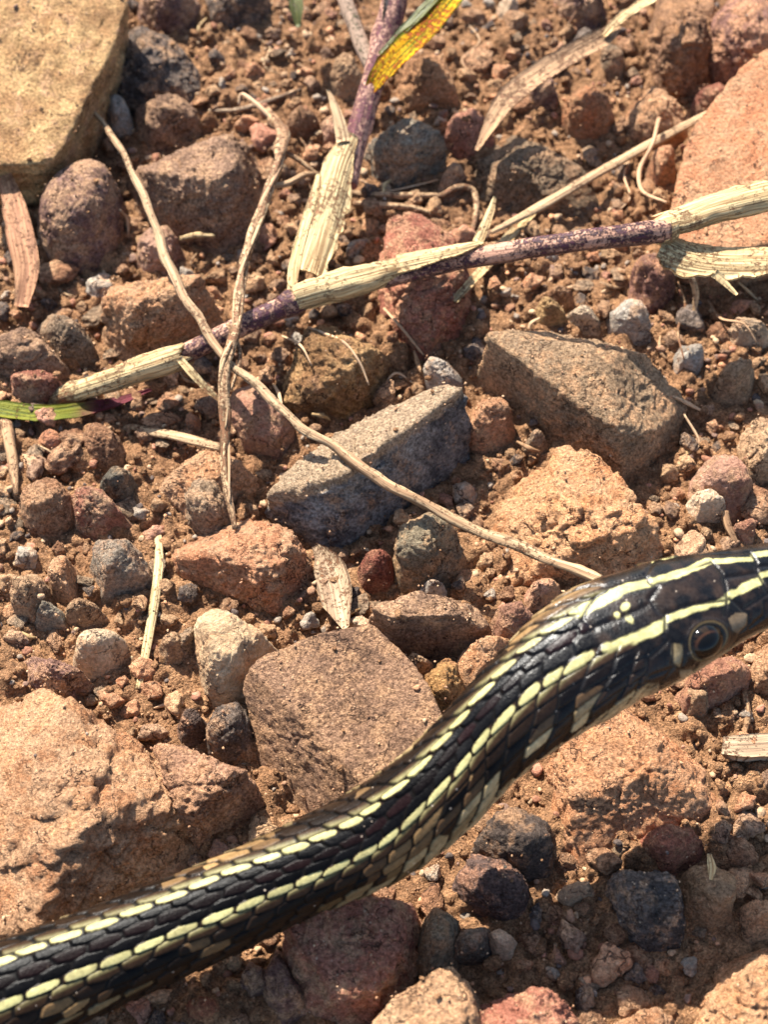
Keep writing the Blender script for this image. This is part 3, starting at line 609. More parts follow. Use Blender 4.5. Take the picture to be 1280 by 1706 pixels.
# ------------------------------------------------------------------ snake
SN = [ # upper edge px, lower edge px, centre height mm
 ((-190,1650),(-110,1812),6.2),((-90,1608),(-15,1770),6.2),((0,1571),(72,1732),6.4),((150,1516),(215,1665),6.8),((320,1449),(387,1588),7.4),((450,1391),(520,1522),8.4),
 ((600,1313),(672,1460),10.8),((670,1262),(772,1389),13.4),((738,1196),(853,1305),15.3),((787,1142),(905,1261),16.8),
 ((850,1075),(980,1211),18.2),((900,1027),(1023,1189),19.2),((960,986),(1061,1163),19.8),((1040,957),(1118,1134),20.2),
 ((1100,938),(1167,1106),20.2),((1190,924),(1236,1062),19.9),((1280,909),(1318,1025),19.4),((1350,902),(1380,985),18.9),((1392,905),(1408,958),18.6),((1410,917),(1416,938),18.5)]
def snake():
    ns, nt = 1400, 236
    C, A = [], []
    for u, l, z in SN:
        m = ((u[0] + l[0]) / 2, (u[1] + l[1]) / 2)
        c = P(*m, z); C.append(c)
        a, b = P(*u, z), P(*l, z)
        va = ray(*m); va /= np.linalg.norm(va)
        d = b - a; A.append(0.5 * np.linalg.norm(d - va * (d @ va)))
    st = np.c_[np.array(C), np.array(A)]
    pth = catmull(st, 2600)
    L = np.r_[0, np.cumsum(np.linalg.norm(np.diff(pth[:, :3], axis=0), axis=1))]
    s = np.linspace(0, L[-1], ns)
    pc = np.stack([np.interp(s, L, pth[:, k]) for k in range(4)], -1)
    for _ in range(12): pc[1:-1] = 0.25 * pc[:-2] + 0.5 * pc[1:-1] + 0.25 * pc[2:]
    c, a = pc[:, :3], np.maximum(pc[:, 3], 0.15)
    T = np.gradient(c, axis=0); T /= np.linalg.norm(T, axis=1)[:, None]
    S = np.cross(T, np.array([0, 0, 1.0])); S /= np.linalg.norm(S, axis=1)[:, None]   # camera side
    U = np.cross(S, T)
    # where along s the head starts
    sp = project(c)
    shead = float(np.interp(1004, sp[:, 0], s))
    hf = np.clip((s - shead + 9) / 11.0, 0, 1); hf = hf * hf * (3 - 2 * hf)
    # angles: dense on the back and the near flank
    tt = np.linspace(-1, 1, nt, endpoint=False)
    th = math.pi * (0.74 * tt + 0.26 * tt ** 3)
    TH, SS = np.meshgrid(th, s)
    ct, sn_ = np.cos(TH), np.sin(TH)
    e = 2 / (2.15 + 0.55 * hf)[:, None]
    X = np.sign(sn_) * np.abs(sn_) ** e
    Z = np.sign(ct) * np.abs(ct) ** e
    b = a * (0.98 - 0.24 * hf)
    aa = a * (1.02 + 0.03 * hf)
    Z = np.where(Z < 0, Z * 0.82, Z)
    V = c[:, None, :] + S[:, None, :] * (X * aa[:, None])[..., None] + U[:, None, :] * (Z * b[:, None])[..., None]
    def normals(V):
        du = np.gradient(V, axis=0); dv = np.roll(V, -1, 1) - np.roll(V, 1, 1)
        n = np.cross(du, dv); n /= (np.linalg.norm(n, axis=2)[..., None] + 1e-12)
        out = ((n * (V - c[:, None, :])).sum(2).mean() > 0)
        return n if out else -n
    Nn = normals(V)
    px = project(V.reshape(-1, 3)).reshape(ns, nt, 2)
    facing = ((CAMP - V) * Nn).sum(2) > 0.02
    def find(p, q):
        d = (px[..., 0] - p) ** 2 + (px[..., 1] - q) ** 2
        d = np.where(facing, d, 1e9); k = int(np.argmin(d)); return k // nt, k % nt
    # stripes: photo pixels onto the back
    UP = [(35,1588),(132,1553),(237,1513),(340,1473),(378,1453),(444,1432),(537,1395),(589,1371),(635,1336),(678,1301),(713,1261),(748,1222),(783,1179),(845,1107),(885,1075),(920,1047),(960,1022)]
    LP = [(15,1671),(115,1628),(210,1591),(305,1548),(364,1528),(408,1507),(462,1486),(511,1467),(563,1444),(614,1418),(664,1385),(701,1348),(738,1308),(778,1266),(806,1233),(837,1198),(869,1170),(900,1145),(940,1117),(970,1100)]
    def theta_curve(pts):
        r = sorted((s[i], th[j]) for i, j in (find(*q) for q in pts))
        r = np.array(r); k = np.interp(s, r[:, 0], r[:, 1])
        for _ in range(900): k[1:-1] = 0.25 * k[:-2] + 0.5 * k[1:-1] + 0.25 * k[2:]
        return k
    tU, tL = theta_curve(UP), theta_curve(LP)
    th0 = 0.5 * (tU + tL); dth = np.maximum(0.14, (tL - tU) / 4)
    # ---- dorsal scales: staggered long lozenges
    pitch = 2.85
    v = (TH - th0[:, None]) / dth[:, None]
    v = np.sign(v) * np.where(np.abs(v) < 3, np.abs(v), 3 + (np.abs(v) - 3) / 1.35)
    nk = np.clip((s - (shead - 40)) / 30, 0, 1)
    u = (np.cumsum(1.0 / (2.95 - 0.45 * nk)) * (s[1] - s[0]))[:, None] + 0 * SS
    skew = (0.10 + 0.36 * nk)[:, None]
    k0 = np.round(v).astype(int)
    best = np.full(v.shape, 9.0); sec = np.full(v.shape, 9.0)
    bk = np.zeros(v.shape, int); bj = np.zeros(v.shape, int); bdu = np.zeros(v.shape); bdv = np.zeros(v.shape)
    for dk in (-2, -1, 0, 1, 2):
        k = k0 + dk
        off = 0.5 * (k % 2) + 0.06 * np.abs(k)
        j0 = np.round(u - off).astype(int)
        for dj in (-1, 0, 1):
            j = j0 + dj
            kk, jj = k.astype(np.int64) + 90, j.astype(np.int64) + 90
            du = u - off - j + 0.17 * (_h(kk, jj, np.full_like(kk, 31)) - 0.5); dv = v - k + 0.20 * (_h(kk, jj, np.full_like(kk, 37)) - 0.5)
            dvs = dv + skew * np.sign(k) * np.minimum(1, np.abs(k) / 2) * du
            d = np.sqrt((1.35 * du) ** 2 + (1.45 * dvs) ** 2) + 0.05 * du
            lt = d < best
            sec = np.where(lt, best, np.minimum(sec, d)); 
            bk = np.where(lt, k, bk); bj = np.where(lt, j, bj); bdu = np.where(lt, du, bdu); bdv = np.where(lt, dvs, bdv)
            best = np.where(lt, d, best)
    edge = sec - best
    rnd = _h(bk.astype(np.int64) + 50, bj.astype(np.int64) + 50, np.full(bk.shape, 3, np.int64))
    rnd2 = _h(bk.astype(np.int64) + 50, bj.astype(np.int64) + 50, np.full(bk.shape, 8, np.int64))
    sm = lambda x, lo, hi: (lambda q: q * q * (3 - 2 * q))(np.clip((x - lo) / (hi - lo), 0, 1))
    L3 = lambda r, g, b_: np.array(srgb(r, g, b_)[:3])
    black, blk2, maroon = L3(7, 6, 6), L3(16, 15, 16), L3(34, 18, 18)
    yellow, yel2 = L3(178, 170, 116), L3(158, 148, 102)
    brown, tan, cream = L3(62, 44, 30), L3(142, 112, 74), L3(182, 160, 118)
    ak = np.abs(bk)
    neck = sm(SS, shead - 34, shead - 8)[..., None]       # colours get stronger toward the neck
    col = np.zeros(v.shape + (3,))
    mix = lambda A_, B_, f: A_ * (1 - f) + B_ * f
    r1, r2 = rnd[..., None], rnd2[..., None]
    col[:] = mix(black, blk2, r1)
    col = np.where((ak == 0)[..., None], mix(maroon, black, 0.3 + 0.6 * r1), col)
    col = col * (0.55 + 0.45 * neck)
    col = np.where((ak == 2)[..., None], mix(mix(yellow, yel2, r1) * (0.78 + 0.3 * r2), mix(black, brown, 0.5), sm((np.abs(bdu) / 0.47) ** 2.6 + (np.abs(bdv) / (0.40 + 0.08 * r1[..., 0])) ** 2.6, 0.85, 1.15)[..., None]), col)
    fade3 = np.clip(0.16 - bdv * np.sign(bk) * 1.6 - 0.15 * np.sign(bk), 0, 1)[..., None]  # outer stripe scales dimmer on the camera side: its shade put into the colour
    c3 = mix(mix(black, brown, 0.6), yel2 * 0.66, np.clip(fade3 * (0.5 + 0.7 * r1), 0, 1))
    col = np.where((ak == 3)[..., None], c3, col)
    # flank: dark with blotches of tan running in bars
    bar = vnoise(np.stack([SS * 0.16 + 3.0, TH * 1.2, np.zeros_like(SS)], -1))
    fl = np.where(bar[..., None] + 0.5 * (r1 - 0.5) > 0.04, mix(brown, tan, 0.0 + 0.85 * r2 ** 1.5), mix(black, brown, 0.35 * r2))
    col = np.where(((ak >= 4) & (ak <= 5))[..., None], fl, col)
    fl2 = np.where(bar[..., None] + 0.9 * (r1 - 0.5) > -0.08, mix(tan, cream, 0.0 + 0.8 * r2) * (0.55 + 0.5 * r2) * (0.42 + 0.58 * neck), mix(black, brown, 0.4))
    col = np.where((ak >= 6)[..., None], fl2, col)
    belly = (np.abs(v) > 8.0)
    col = np.where(belly[..., None], mix(cream, tan, 0.3), col)
    gro = sm(edge, 0.08, 0.25)
    skin = mix(L3(14, 12, 11), col, 0.07)
    col = mix(skin, col, gro[..., None])
    rise = 0.12 * sm(edge, 0.0, 0.30) * (1.0 + 0.95 * np.clip(-bdu * 2, -1, 1)) + 0.02 * (1 - np.abs(bdv))
    rise = np.where(belly, 0.05 * np.sin(SS * 2 * math.pi / pitch), rise)
    # ---- head plates, drawn as sutures on the skin
    K4 = lambda pts: [(960 + x / 4.0, 880 + y / 4.0) for x, y in pts]
    SUT = [
     [(450,320),(180,400),(70,540),(40,610),(110,665)],[(110,665),(300,590),(480,510)],[(460,320),(490,370),(545,400),(490,480),(540,545),(590,580)],
     [(20,760),(130,670)],[(30,810),(170,830),(240,855),(480,870)],[(590,580),(590,700),(620,740)],[(480,870),(560,800),(620,740)],
     [(590,570),(750,515),(1000,480)],[(510,390),(900,230)],[(460,320),(520,240),(680,185),(870,180)],[(900,225),(985,325),(1000,480)],
     [(1000,335),(1190,300)],[(870,180),(930,175),(1160,165)],[(1160,165),(1200,230),(1200,290),(1250,380),(1275,440)],[(1000,480),(1020,470),(1110,545),(1275,440)],
     [(1000,480),(990,580)],[(1200,260),(1400,250)],[(1110,545),(1150,570),(1140,650),(1080,705)],[(1250,500),(1250,580),(1150,660)],[(1275,440),(1400,400)],
     [(620,740),(640,770),(640,900),(690,935)],[(715,770),(712,880),(690,935)],[(480,870),(470,990)],[(470,990),(640,930)],[(280,870),(300,930),(270,980),(300,1000),(440,1000)],
     [(100,850),(150,940),(140,960),(280,980)],[(150,960),(100,1050),(130,1090),(280,1090),(420,1010)],[(420,1010),(365,1100),(400,1160)],[(560,1020),(545,1085)],[(365,1100),(280,1130),(300,1190)],
     [(690,935),(780,930)],[(640,930),(560,1020),(420,1110)],[(800,890),(780,940)],[(980,830),(1080,720),(1280,640)]]
    YEL = [([(-40,585),(90,530),(300,420),(500,365)],42),([(500,362),(700,300),(890,222)],30),([(935,222),(1165,212)],24),([(1180,185),(1290,170)],30),
           ([(520,232),(680,192)],14),([(-30,890),(60,870)],45),([(200,815),(400,735),(580,655)],42),([(600,608),(800,540),(1000,490)],28),([(1025,455),(1225,350)],30),([(1235,325),(1400,280)],24),
           ([(130,865),(150,870)],35),([(350,610),(360,615)],26),([(318,535),(332,525)],24),([(265,578),(275,573)],14)]
    PAL = []
    PLATE = [([(635,765),(715,775),(712,850),(690,930),(650,905),(630,840)],(158,138,102)),([(690,935),(780,925),(740,985),(690,985)],(150,130,98)),
             ([(1010,600),(1060,565),(1140,565),(1140,650),(1085,705),(1040,680)],(134,112,86)),([(370,1100),(420,1040),(555,1020),(545,1085),(400,1160)],(142,120,88)),
             ([(285,1130),(365,1105),(400,1165),(310,1195)],(164,144,108)),([(30,1240),(110,1195),(170,1215),(150,1262),(60,1290)],(160,140,106))]
    BLK = [([(570,1060),(680,990)],28),([(170,1210),(270,1180)],26)]
    hi = np.where(s > shead - 5)[0]; h0 = hi[0]
    HV = V[h0:].reshape(-1, 3)
    def segs(polys, mirror=False):
        out = []
        for pl in polys:
            ij = [find(*q) for q in K4(pl)]
            p3 = np.array([V[i, j] for i, j in ij])
            out.append(p3)
        return out
    def pdist(pls):
        d = np.full(len(HV), 99.0)
        for pl in pls:
            for A_, B_ in zip(pl[:-1], pl[1:]):
                ab = B_ - A_; l2 = ab @ ab + 1e-9
                t = np.clip(((HV - A_) @ ab) / l2, 0, 1)
                d = np.minimum(d, np.linalg.norm(HV - A_ - t[:, None] * ab, axis=1))
        return d
    sc4 = 0.0625 * 0.86 / 4.0                        # mm for one unit of the head tracing
    ds = pdist(segs(SUT))
    nz = vnoise(HV * 1.6); nz2 = fbm(HV * 0.9 + 9, 3)
    hc = mix(L3(12, 11, 11), L3(42, 31, 24), np.clip(0.3 + 0.7 * nz2, 0, 1)[:, None])
    jaw = sm((TH[h0:]).reshape(-1), 1.45, 1.75)[:, None]
    hc = mix(hc, mix(cream, tan, 0.35), jaw)
    for pls, cc, lo in ((PAL, L3(136, 114, 84), 0.6), (YEL, yellow, 0.8), (BLK, black, 0.8)):
        for pl, w in pls:
            d = pdist(segs([pl])); w_ = w * sc4 * (0.86 if cc is yellow else 0.8) * (1 + 0.20 * nz + 0.25 * nz2)
            f = 1 - sm(d, w_ * lo, w_ * 1.12)
            hc = mix(hc, cc * np.clip(0.92 + 0.22 * nz2[:, None] + 0.1 * nz[:, None], 0.6, 1.1), f[:, None])
    hp = px[h0:].reshape(-1, 2); fc = facing[h0:].reshape(-1)
    for pl, cc in PLATE:
        m = inside(K4(pl), hp[:, 0], hp[:, 1]) & fc
        hc = np.where(m[:, None], mix(hc, L3(*cc) * (0.66 + 0.3 * nz2[:, None]), 0.85), hc)
    gs = sm(ds, 0.08, 0.19)
    hc = mix(hc * 0.0 + L3(16, 13, 12), hc, (0.12 + 0.88 * gs)[:, None])
    hr = 0.11 * sm(ds, 0.0, 0.34)
    # ---- eye socket
    ei, ej = find(1180, 1068)
    E = V[ei, ej]; En = Nn[ei, ej]
    RE = 1.92
    Tt = T[ei]; q_ = HV - E; al = q_ @ Tt; de = np.sqrt(al ** 2 + (1.22 * np.sqrt(np.maximum(0, (q_ ** 2).sum(1) - al ** 2))) ** 2)
    ring = np.exp(-((de - 1.98) / 0.26) ** 2)
    hr = np.where(de < 1.35, -0.5, hr) + 0.12 * ring
    hc = mix(hc, L3(20, 17, 15), (1 - sm(de, 1.92, 2.12))[:, None])
    ln = np.exp(-((de - 1.86) / 0.08) ** 2)
    hc = mix(hc, L3(140, 114, 72), 0.6 * ln[:, None])
    hh = sm(SS[h0:].reshape(-1), shead - 1.2, shead - 0.2)
    flank = sm(np.abs(v[h0:].reshape(-1)), 2.4, 3.0)
    hh = hh * (1 - flank) + flank * sm(SS[h0:].reshape(-1), shead + 1.2, shead + 2.2)
    c_h = mix(col[h0:].reshape(-1, 3), hc, hh[:, None]).reshape(-1, nt, 3)
    r_h = (rise[h0:].reshape(-1) * (1 - hh) + hr * hh).reshape(-1, nt)
    # the flank the photo does not show mirrors the one it does
    jm = (nt - np.arange(nt)) % nt
    far = (~facing[h0:]) & (TH[h0:] < 0)
    c_h = np.where(far[..., None], c_h[:, jm], c_h); r_h = np.where(far, r_h[:, jm], r_h)
    col[h0:] = c_h; rise[h0:] = r_h
    tip = sm(s, s[-1] - 1.0, s[-1] - 0.1)[:, None]
    V = V + Nn * (rise * (1 - tip))[..., None]
    # close both ends
    idx = np.arange(ns * nt).reshape(ns, nt)
    F = np.stack([idx[:-1], idx[1:], np.roll(idx, -1, 1)[1:], np.roll(idx, -1, 1)[:-1]], -1).reshape(-1, 4)
    VV = np.r_[V.reshape(-1, 3), [c[0]], [c[-1]]]
    glo = sm(SS, shead - 16, shead - 2) * np.where(SS > shead - 1, 1.0, 0.8)
    CC = np.r_[np.c_[col.reshape(-1, 3), glo.reshape(-1)], [[0.1] * 4], [[0.1] * 4]]
    r = np.arange(nt); n0 = ns * nt
    cap = np.stack([idx[0][r], idx[0][(r + 1) % nt], np.full(nt, n0), np.full(nt, n0)], -1)
    cap2 = np.stack([idx[-1][(r + 1) % nt], idx[-1][r], np.full(nt, n0 + 1), np.full(nt, n0 + 1)], -1)
    F = F[:, ::-1]
    base = np.array([c[ns // 3][0], c[ns // 3][1], 0.0])
    root = thing('snake', 'slender black snake with two yellow stripes, its head raised over the stones', 'snake', base)
    body = mesh_obj('body', VV, F, M['snake'], root, loc=base, col=CC)
    # end caps as triangles in the same mesh
    bm = bmesh.new(); bm.from_mesh(body.data); bm.verts.ensure_lookup_table()
    for q in np.r_[cap, cap2]:
        try: bm.faces.new([bm.verts[int(q[0])], bm.verts[int(q[1])], bm.verts[int(q[2])]])
        except ValueError: pass
    bm.normal_update(); bm.to_mesh(body.data); bm.free()
    # eyes, near and far
    D, Fi = ico(5)
    for (i, j, sink) in ((ei, ej, 1.12), (ei, int(jm[ej]), 1.8)):
        nn = Nn[i, j] / np.linalg.norm(Nn[i, j]); nn = nn + np.array([0, 0, 0.12]); nn /= np.linalg.norm(nn)
        tx = T[i] - nn * (T[i] @ nn); tx /= np.linalg.norm(tx); ty = np.cross(nn, tx)
        ctr = V[i, j] * 0 + (c[i] + (np.array(V[i, j]) - c[i])) + Nn[i, j] * (-(rise[i, j])) - nn * sink
        loc3 = np.stack([D @ tx, D @ ty, D @ nn], -1)
        rad = np.hypot(loc3[:, 0] * 0.85 + 0.05, loc3[:, 1])
        ang = np.arctan2(loc3[:, 1], loc3[:, 0])
        ec = np.zeros((len(D), 3)) + L3(18, 14, 11)
        ec += (0.5 * vnoise(np.stack([ang * 6, rad * 3, ang * 0], -1))[:, None]) * L3(60, 44, 24)
        ec = np.clip(ec, 0.002, 1)
        rg_ = (np.exp(-((rad - 0.54) / 0.04) ** 2) * np.clip(0.25 + 0.75 * np.cos(ang - 2.2), 0, 1))[:, None]
        ec = ec * (1 - rg_) + L3(62, 40, 28) * rg_
        ec = np.where((rad > 0.80)[:, None], L3(18, 15, 13), ec)
        sq = lambda X_: X_ - ty * (X_ @ ty)[:, None] * 0.16
        eye = mesh_obj('eye', ctr + sq(D * RE), Fi, M['eye'], root, loc=ctr, col=ec)
        eye['_o'] = [float(q) for q in ctr]
        m = (rad < 0.50) & (loc3[:, 2] > 0)
        keep = m[Fi].all(1); used = np.unique(Fi[keep]); mp = -np.ones(len(D), int); mp[used] = np.arange(len(used))
        mesh_obj('pupil', ctr + sq(D[used] * (RE + 0.02)), mp[Fi[keep]], M['eye'], eye, loc=ctr, col=np.zeros((len(used), 3)) + 0.004)
        del eye['_o']
    return root, VV
SNAKE, SNV = snake()
SN_PX = np.array([q[0] for q in SN] + [q[1] for q in SN][::-1], float)

LAND = [(60,140,'yellow ochre slab'),(260,100,'dark grey rounded rock'),(330,290,'big dusty brown rock'),(125,350,'purple brown cobble'),(500,200,'crown of the dry root'),
 (690,250,'angular grey rock'),(780,220,'pink quartz stone'),(890,280,'wide embedded brown rock'),(985,170,'rounded reddish clod'),(1140,70,'upright brown block'),(1220,300,'bright orange slab'),
 (710,460,'reddish pink rock'),(260,510,'orange sandstone rock'),(60,580,'flat brown stone beside the runner'),(560,600,'ochre brown rough rock'),(190,800,'dark greenish pebble'),(400,920,'flat rust red rock'),
 (620,780,'black banded rock'),(970,650,'square sandstone block'),(970,860,'broad pale orange rock'),(1205,800,'pinkish brown stone'),(200,935,'grey rhombic stone'),(160,1075,'oval cream pebble'),(390,1080,'heart shaped pebble'),
 (120,1350,'large orange boulder'),(340,1310,'triangular brown rock'),(570,1200,'flat brown slab'),(710,1030,'wide brown rock'),(710,905,'greenish grey stone'),(800,1100,'pale orange stone at the snake neck'),
 (1070,1290,'orange rock under the snake head'),(1190,1120,'salmon pink rock'),(860,1400,'dark angular stone in shadow'),(1080,1510,'bluish dark stone'),(600,1590,'large red mottled rock'),(730,1560,'grey upright block'),(720,1670,'pale pyramid rock'),(1260,1620,'sunlit pale orange rock')]
def landmark(px, py): return min(LAND, key=lambda q: (q[0] - px) ** 2 + (q[1] - py) ** 2)[2]
# ------------------------------------------------------------------ grass, stalks, roots
def drape(pts, rad, stiff=60, lift=0.0, zmin=None, n=None):
    """pixel polyline laid on whatever lies there; returns the 3D path in mm"""
    pts = np.asarray(pts, float)
    n = n or max(12, int(np.linalg.norm(np.diff(pts, axis=0), axis=1).sum() / 6))
    q = catmull(pts, n)
    z = np.full(n, 2.0)
    for it in range(5):
        W3 = np.array([P(a, b, c) for (a, b), c in zip(q, z)])
        need = hget(W3[:, 0], W3[:, 1]) + rad * 0.75 + lift
        zz = need.copy()
        for _ in range(stiff):
            zz[1:-1] = np.maximum(need[1:-1] - 0.25, 0.5 * (zz[:-2] + zz[2:]))
            zz[0] = max(need[0] - 0.25, zz[1] - 0.2); zz[-1] = max(need[-1] - 0.25, zz[-2] - 0.2)
        z = 0.5 * z + 0.5 * zz
    return np.array([P(a, b, c) for (a, b), c in zip(q, z)])
def pxpath(pts, n=None):
    """pixel polyline with given heights (px, py, z)"""
    pts = np.asarray(pts, float)
    n = n or max(10, int(np.linalg.norm(np.diff(pts[:, :2], axis=0), axis=1).sum() / 6))
    q = catmull(pts, n)
    return np.array([P(a, b, c) for a, b, c in q])
def frame(path):
    T = np.gradient(path, axis=0); T /= np.linalg.norm(T, axis=1)[:, None] + 1e-9
    S = np.cross(T, np.array([0, 0, 1.0])); S /= np.linalg.norm(S, axis=1)[:, None] + 1e-9
    return T, S, np.cross(S, T)
def interp_w(w, n):
    w = np.asarray(w, float); return np.interp(np.linspace(0, 1, n), np.linspace(0, 1, len(w)), w)
def tube(name, path, w, mat, parent=None, flat=1.0, seg=14, wob=0.06, roll=0.0, rag=0.0):
    n = len(path); r = interp_w(w, n) / 2
    T, S, U = frame(path)
    o = path[0][:1].sum() * 3.7
    L = np.r_[0, np.cumsum(np.linalg.norm(np.diff(path, axis=0), axis=1))]
    a = np.linspace(0, 2 * math.pi, seg, endpoint=False) + roll
    A, LL = np.meshgrid(a, L)
    nn = 1 + wob * fbm(np.stack([np.cos(A) * 1.5 + o, np.sin(A) * 1.5, LL * 0.35], -1), 3)
    V = path[:, None] + S[:, None] * (np.cos(A) * r[:, None] * nn)[..., None] + U[:, None] * (np.sin(A) * r[:, None] * flat * nn)[..., None]
    if rag:                                              # torn ends
        for en, sg in ((0, -1), (n - 1, 1)):
            tr = fbm(np.stack([np.cos(a) * 2.2 + o + en, np.sin(a) * 2.2, a * 0], -1), 3)
            V[en] += (sg * rag * tr)[:, None] * T[en]
    idx = np.arange(n * seg).reshape(n, seg)
    F = np.stack([idx[:-1], np.roll(idx, -1, 1)[:-1], np.roll(idx, -1, 1)[1:], idx[1:]], -1).reshape(-1, 4)
    e0, e1 = n * seg, n * seg + 1
    VV = np.r_[V.reshape(-1, 3), [path[0]], [path[-1]]]
    k = np.arange(seg)
    F = np.r_[F, np.stack([idx[0][(k + 1) % seg], idx[0][k], np.full(seg, e0), np.full(seg, e0)], -1)[:0]]
    uv = np.stack([LL, A / (2 * math.pi) * 2 * math.pi * r.mean()], -1).reshape(-1, 2)
    uv = np.r_[uv, [[0, 0]], [[L[-1], 0]]]
    ob = mesh_obj(name, VV, F, M[mat], parent, loc=None if parent is None else np.array(parent['_o']), uv=uv)
    bm = bmesh.new(); bm.from_mesh(ob.data); bm.verts.ensure_lookup_table()
    for q in range(seg):
        bm.faces.new([bm.verts[int(idx[0][(q + 1) % seg])], bm.verts[int(idx[0][q])], bm.verts[e0]])
        bm.faces.new([bm.verts[int(idx[-1][q])], bm.verts[int(idx[-1][(q + 1) % seg])], bm.verts[e1]])
    bm.to_mesh(ob.data); bm.free()
    return ob
def blade(name, path, w, mat, parent=None, thick=0.12, fold=0.15, tw=(0, 0), seg=10, rag=0.05, curl=0.0):
    """leaf blade: closed, folded along its midrib; tw = roll in degrees at both ends"""
    n = len(path); hw = interp_w(w, n) / 2
    T, S, U = frame(path)
    ro = np.radians(interp_w(tw, n))[:, None]
    S2 = S * np.cos(ro) + U * np.sin(ro); U2 = -S * np.sin(ro) + U * np.cos(ro)
    L = np.r_[0, np.cumsum(np.linalg.norm(np.diff(path, axis=0), axis=1))]
    t = np.linspace(-1, 1, seg)
    o = path[0][:1].sum() * 2.3
    TT, LL = np.meshgrid(t, L)
    edge = 1 + rag * fbm(np.stack([LL * 0.9 + o, np.sign(TT) * 5, np.zeros_like(LL)], -1), 3)
    x = TT * hw[:, None] * edge
    y = fold * np.abs(x) + curl * x ** 2 / (hw[:, None] + 0.1) + 0.08 * fbm(np.stack([LL * 0.4 + o, TT * 1.2, np.zeros_like(LL)], -1), 2)
    top = path[:, None] + S2[:, None] * x[..., None] + U2[:, None] * (y + thick / 2)[..., None]
    bot = path[:, None] + S2[:, None] * x[..., None] + U2[:, None] * (y - thick / 2)[..., None]
    idx = np.arange(n * seg).reshape(n, seg); m = n * seg
    q = lambda I: np.stack([I[:-1, :-1], I[:-1, 1:], I[1:, 1:], I[1:, :-1]], -1).reshape(-1, 4)
    b = idx + m
    F = np.r_[q(idx)[:, ::-1], q(b),
              np.stack([idx[:-1, 0], b[:-1, 0], b[1:, 0], idx[1:, 0]], -1)[:, ::-1], np.stack([idx[:-1, -1], idx[1:, -1], b[1:, -1], b[:-1, -1]], -1)[:, ::-1],
              np.stack([idx[0, :-1], idx[0, 1:], b[0, 1:], b[0, :-1]], -1)[:, ::-1], np.stack([idx[-1, :-1], b[-1, :-1], b[-1, 1:], idx[-1, 1:]], -1)[:, ::-1]]
    uv = np.stack([LL, x], -1).reshape(-1, 2)
    return mesh_obj(name, np.r_[top.reshape(-1, 3), bot.reshape(-1, 3)], F, M[mat], parent, loc=None if parent is None else np.array(parent['_o']), uv=np.r_[uv, uv])
PXMM = 0.0625
w_ = lambda *a: [x * PXMM * 0.97 for x in a]

# creeping grass: runner across the picture with an upright shoot
gb = P(485, 505, 0.0)
gr = thing('creeping_grass', 'creeping grass with purple jointed stem, straw sheaths and an upright shoot', 'grass plant', gb)
ZR = 6.2
tube('stem', pxpath([(265,608,3.6),(300,594,4.2),(390,550,5.2),(480,508,ZR)]), w_(34,36,38,40), 'stem', gr)
tube('stem', pxpath([(640,468,ZR),(760,436,ZR+2.2),(850,420,ZR+5.4),(960,402,ZR+8.0),(1040,393,ZR+8.6),(1112,384,ZR+8.2)]), w_(28,34,36,36,38,42), 'stem', gr)
s3 = tube('stem', pxpath([(578,310,5.4),(592,240,6.4),(610,175,7.6),(628,110,9),(642,60,10.2),(655,10,11.5),(668,-60,13)]), w_(38,44,46,48,54,52,46), 'duststem', gr, wob=0.12)
tube('stem', pxpath([(622,120,8.6),(604,80,9.6),(590,40,10.6),(575,0,11.6),(560,-50,13)]), w_(30,32,30,30,28), 'greystem', gr, wob=0.12)
tube('node', pxpath([(468,514,ZR),(484,506,ZR),(500,498,ZR)]), w_(40,50,44), 'stem', gr)
tube('node', pxpath([(1092,387,ZR+8),(1108,383,ZR+8),(1122,378,ZR+8)]), w_(42,52,46), 'straw', gr)
tube('sheath', pxpath([(84,668,-1.2),(150,645,1.6),(230,618,3.6),(302,594,4.6)]), w_(30,40,44,46), 'straw', gr, wob=0.16, rag=1.3, seg=24)
blade('sheath_tip', pxpath([(298,597,5.6),(320,622,5.0),(345,648,4.0),(366,668,3.2)]), w_(14,15,13,6), 'straw', gr)
tube('sheath', pxpath([(484,500,ZR+.2),(560,478,ZR+.4),(640,456,ZR+.6),(690,444,ZR+.8)]), w_(48,52,50,40), 'straw', gr, wob=0.16, rag=1.3, seg=24)
blade('sheath_tip', pxpath([(660,436,ZR+2.4),(720,424,ZR+3.4),(770,412,ZR+4.4),(806,403,ZR+5)]), w_(44,34,24,8), 'straw', gr, curl=-0.5, thick=0.2)
blade('sheath_tip', pxpath([(796,404,ZR+4.9),(808,376,ZR+5.6),(818,350,ZR+6.2),(825,328,ZR+6.6)]), w_(20,18,14,6), 'straw', gr, curl=-0.4)
tube('sheath', pxpath([(1104,378,ZR+8),(1180,352,ZR+8.2),(1250,334,ZR+8.2),(1350,312,ZR+8)]), w_(48,58,60,58), 'straw', gr, flat=0.7, wob=0.16, rag=1.2, seg=24)
blade('sheath', pxpath([(1104,404,ZR+7.2),(1150,424,ZR+6.6),(1200,432,ZR+6.2),(1260,432,ZR+6.2),(1350,430,ZR+6.2)]), w_(54,74,70,66,66), 'straw', gr, curl=-0.5, thick=0.3, rag=0.16)
blade('sheath_tip', pxpath([(1190,456,ZR+6),(1210,474,ZR+5.4),(1228,492,ZR+5)]), w_(18,12,5), 'straw', gr)
blade('sheath', pxpath([(508,452,ZR),(528,390,ZR+.4),(548,320,ZR+1.0),(566,262,ZR+1.6),(584,222,ZR+2.0)]), w_(64,84,76,62,30), 'straw', gr, curl=-0.75, thick=0.25, rag=0.12)
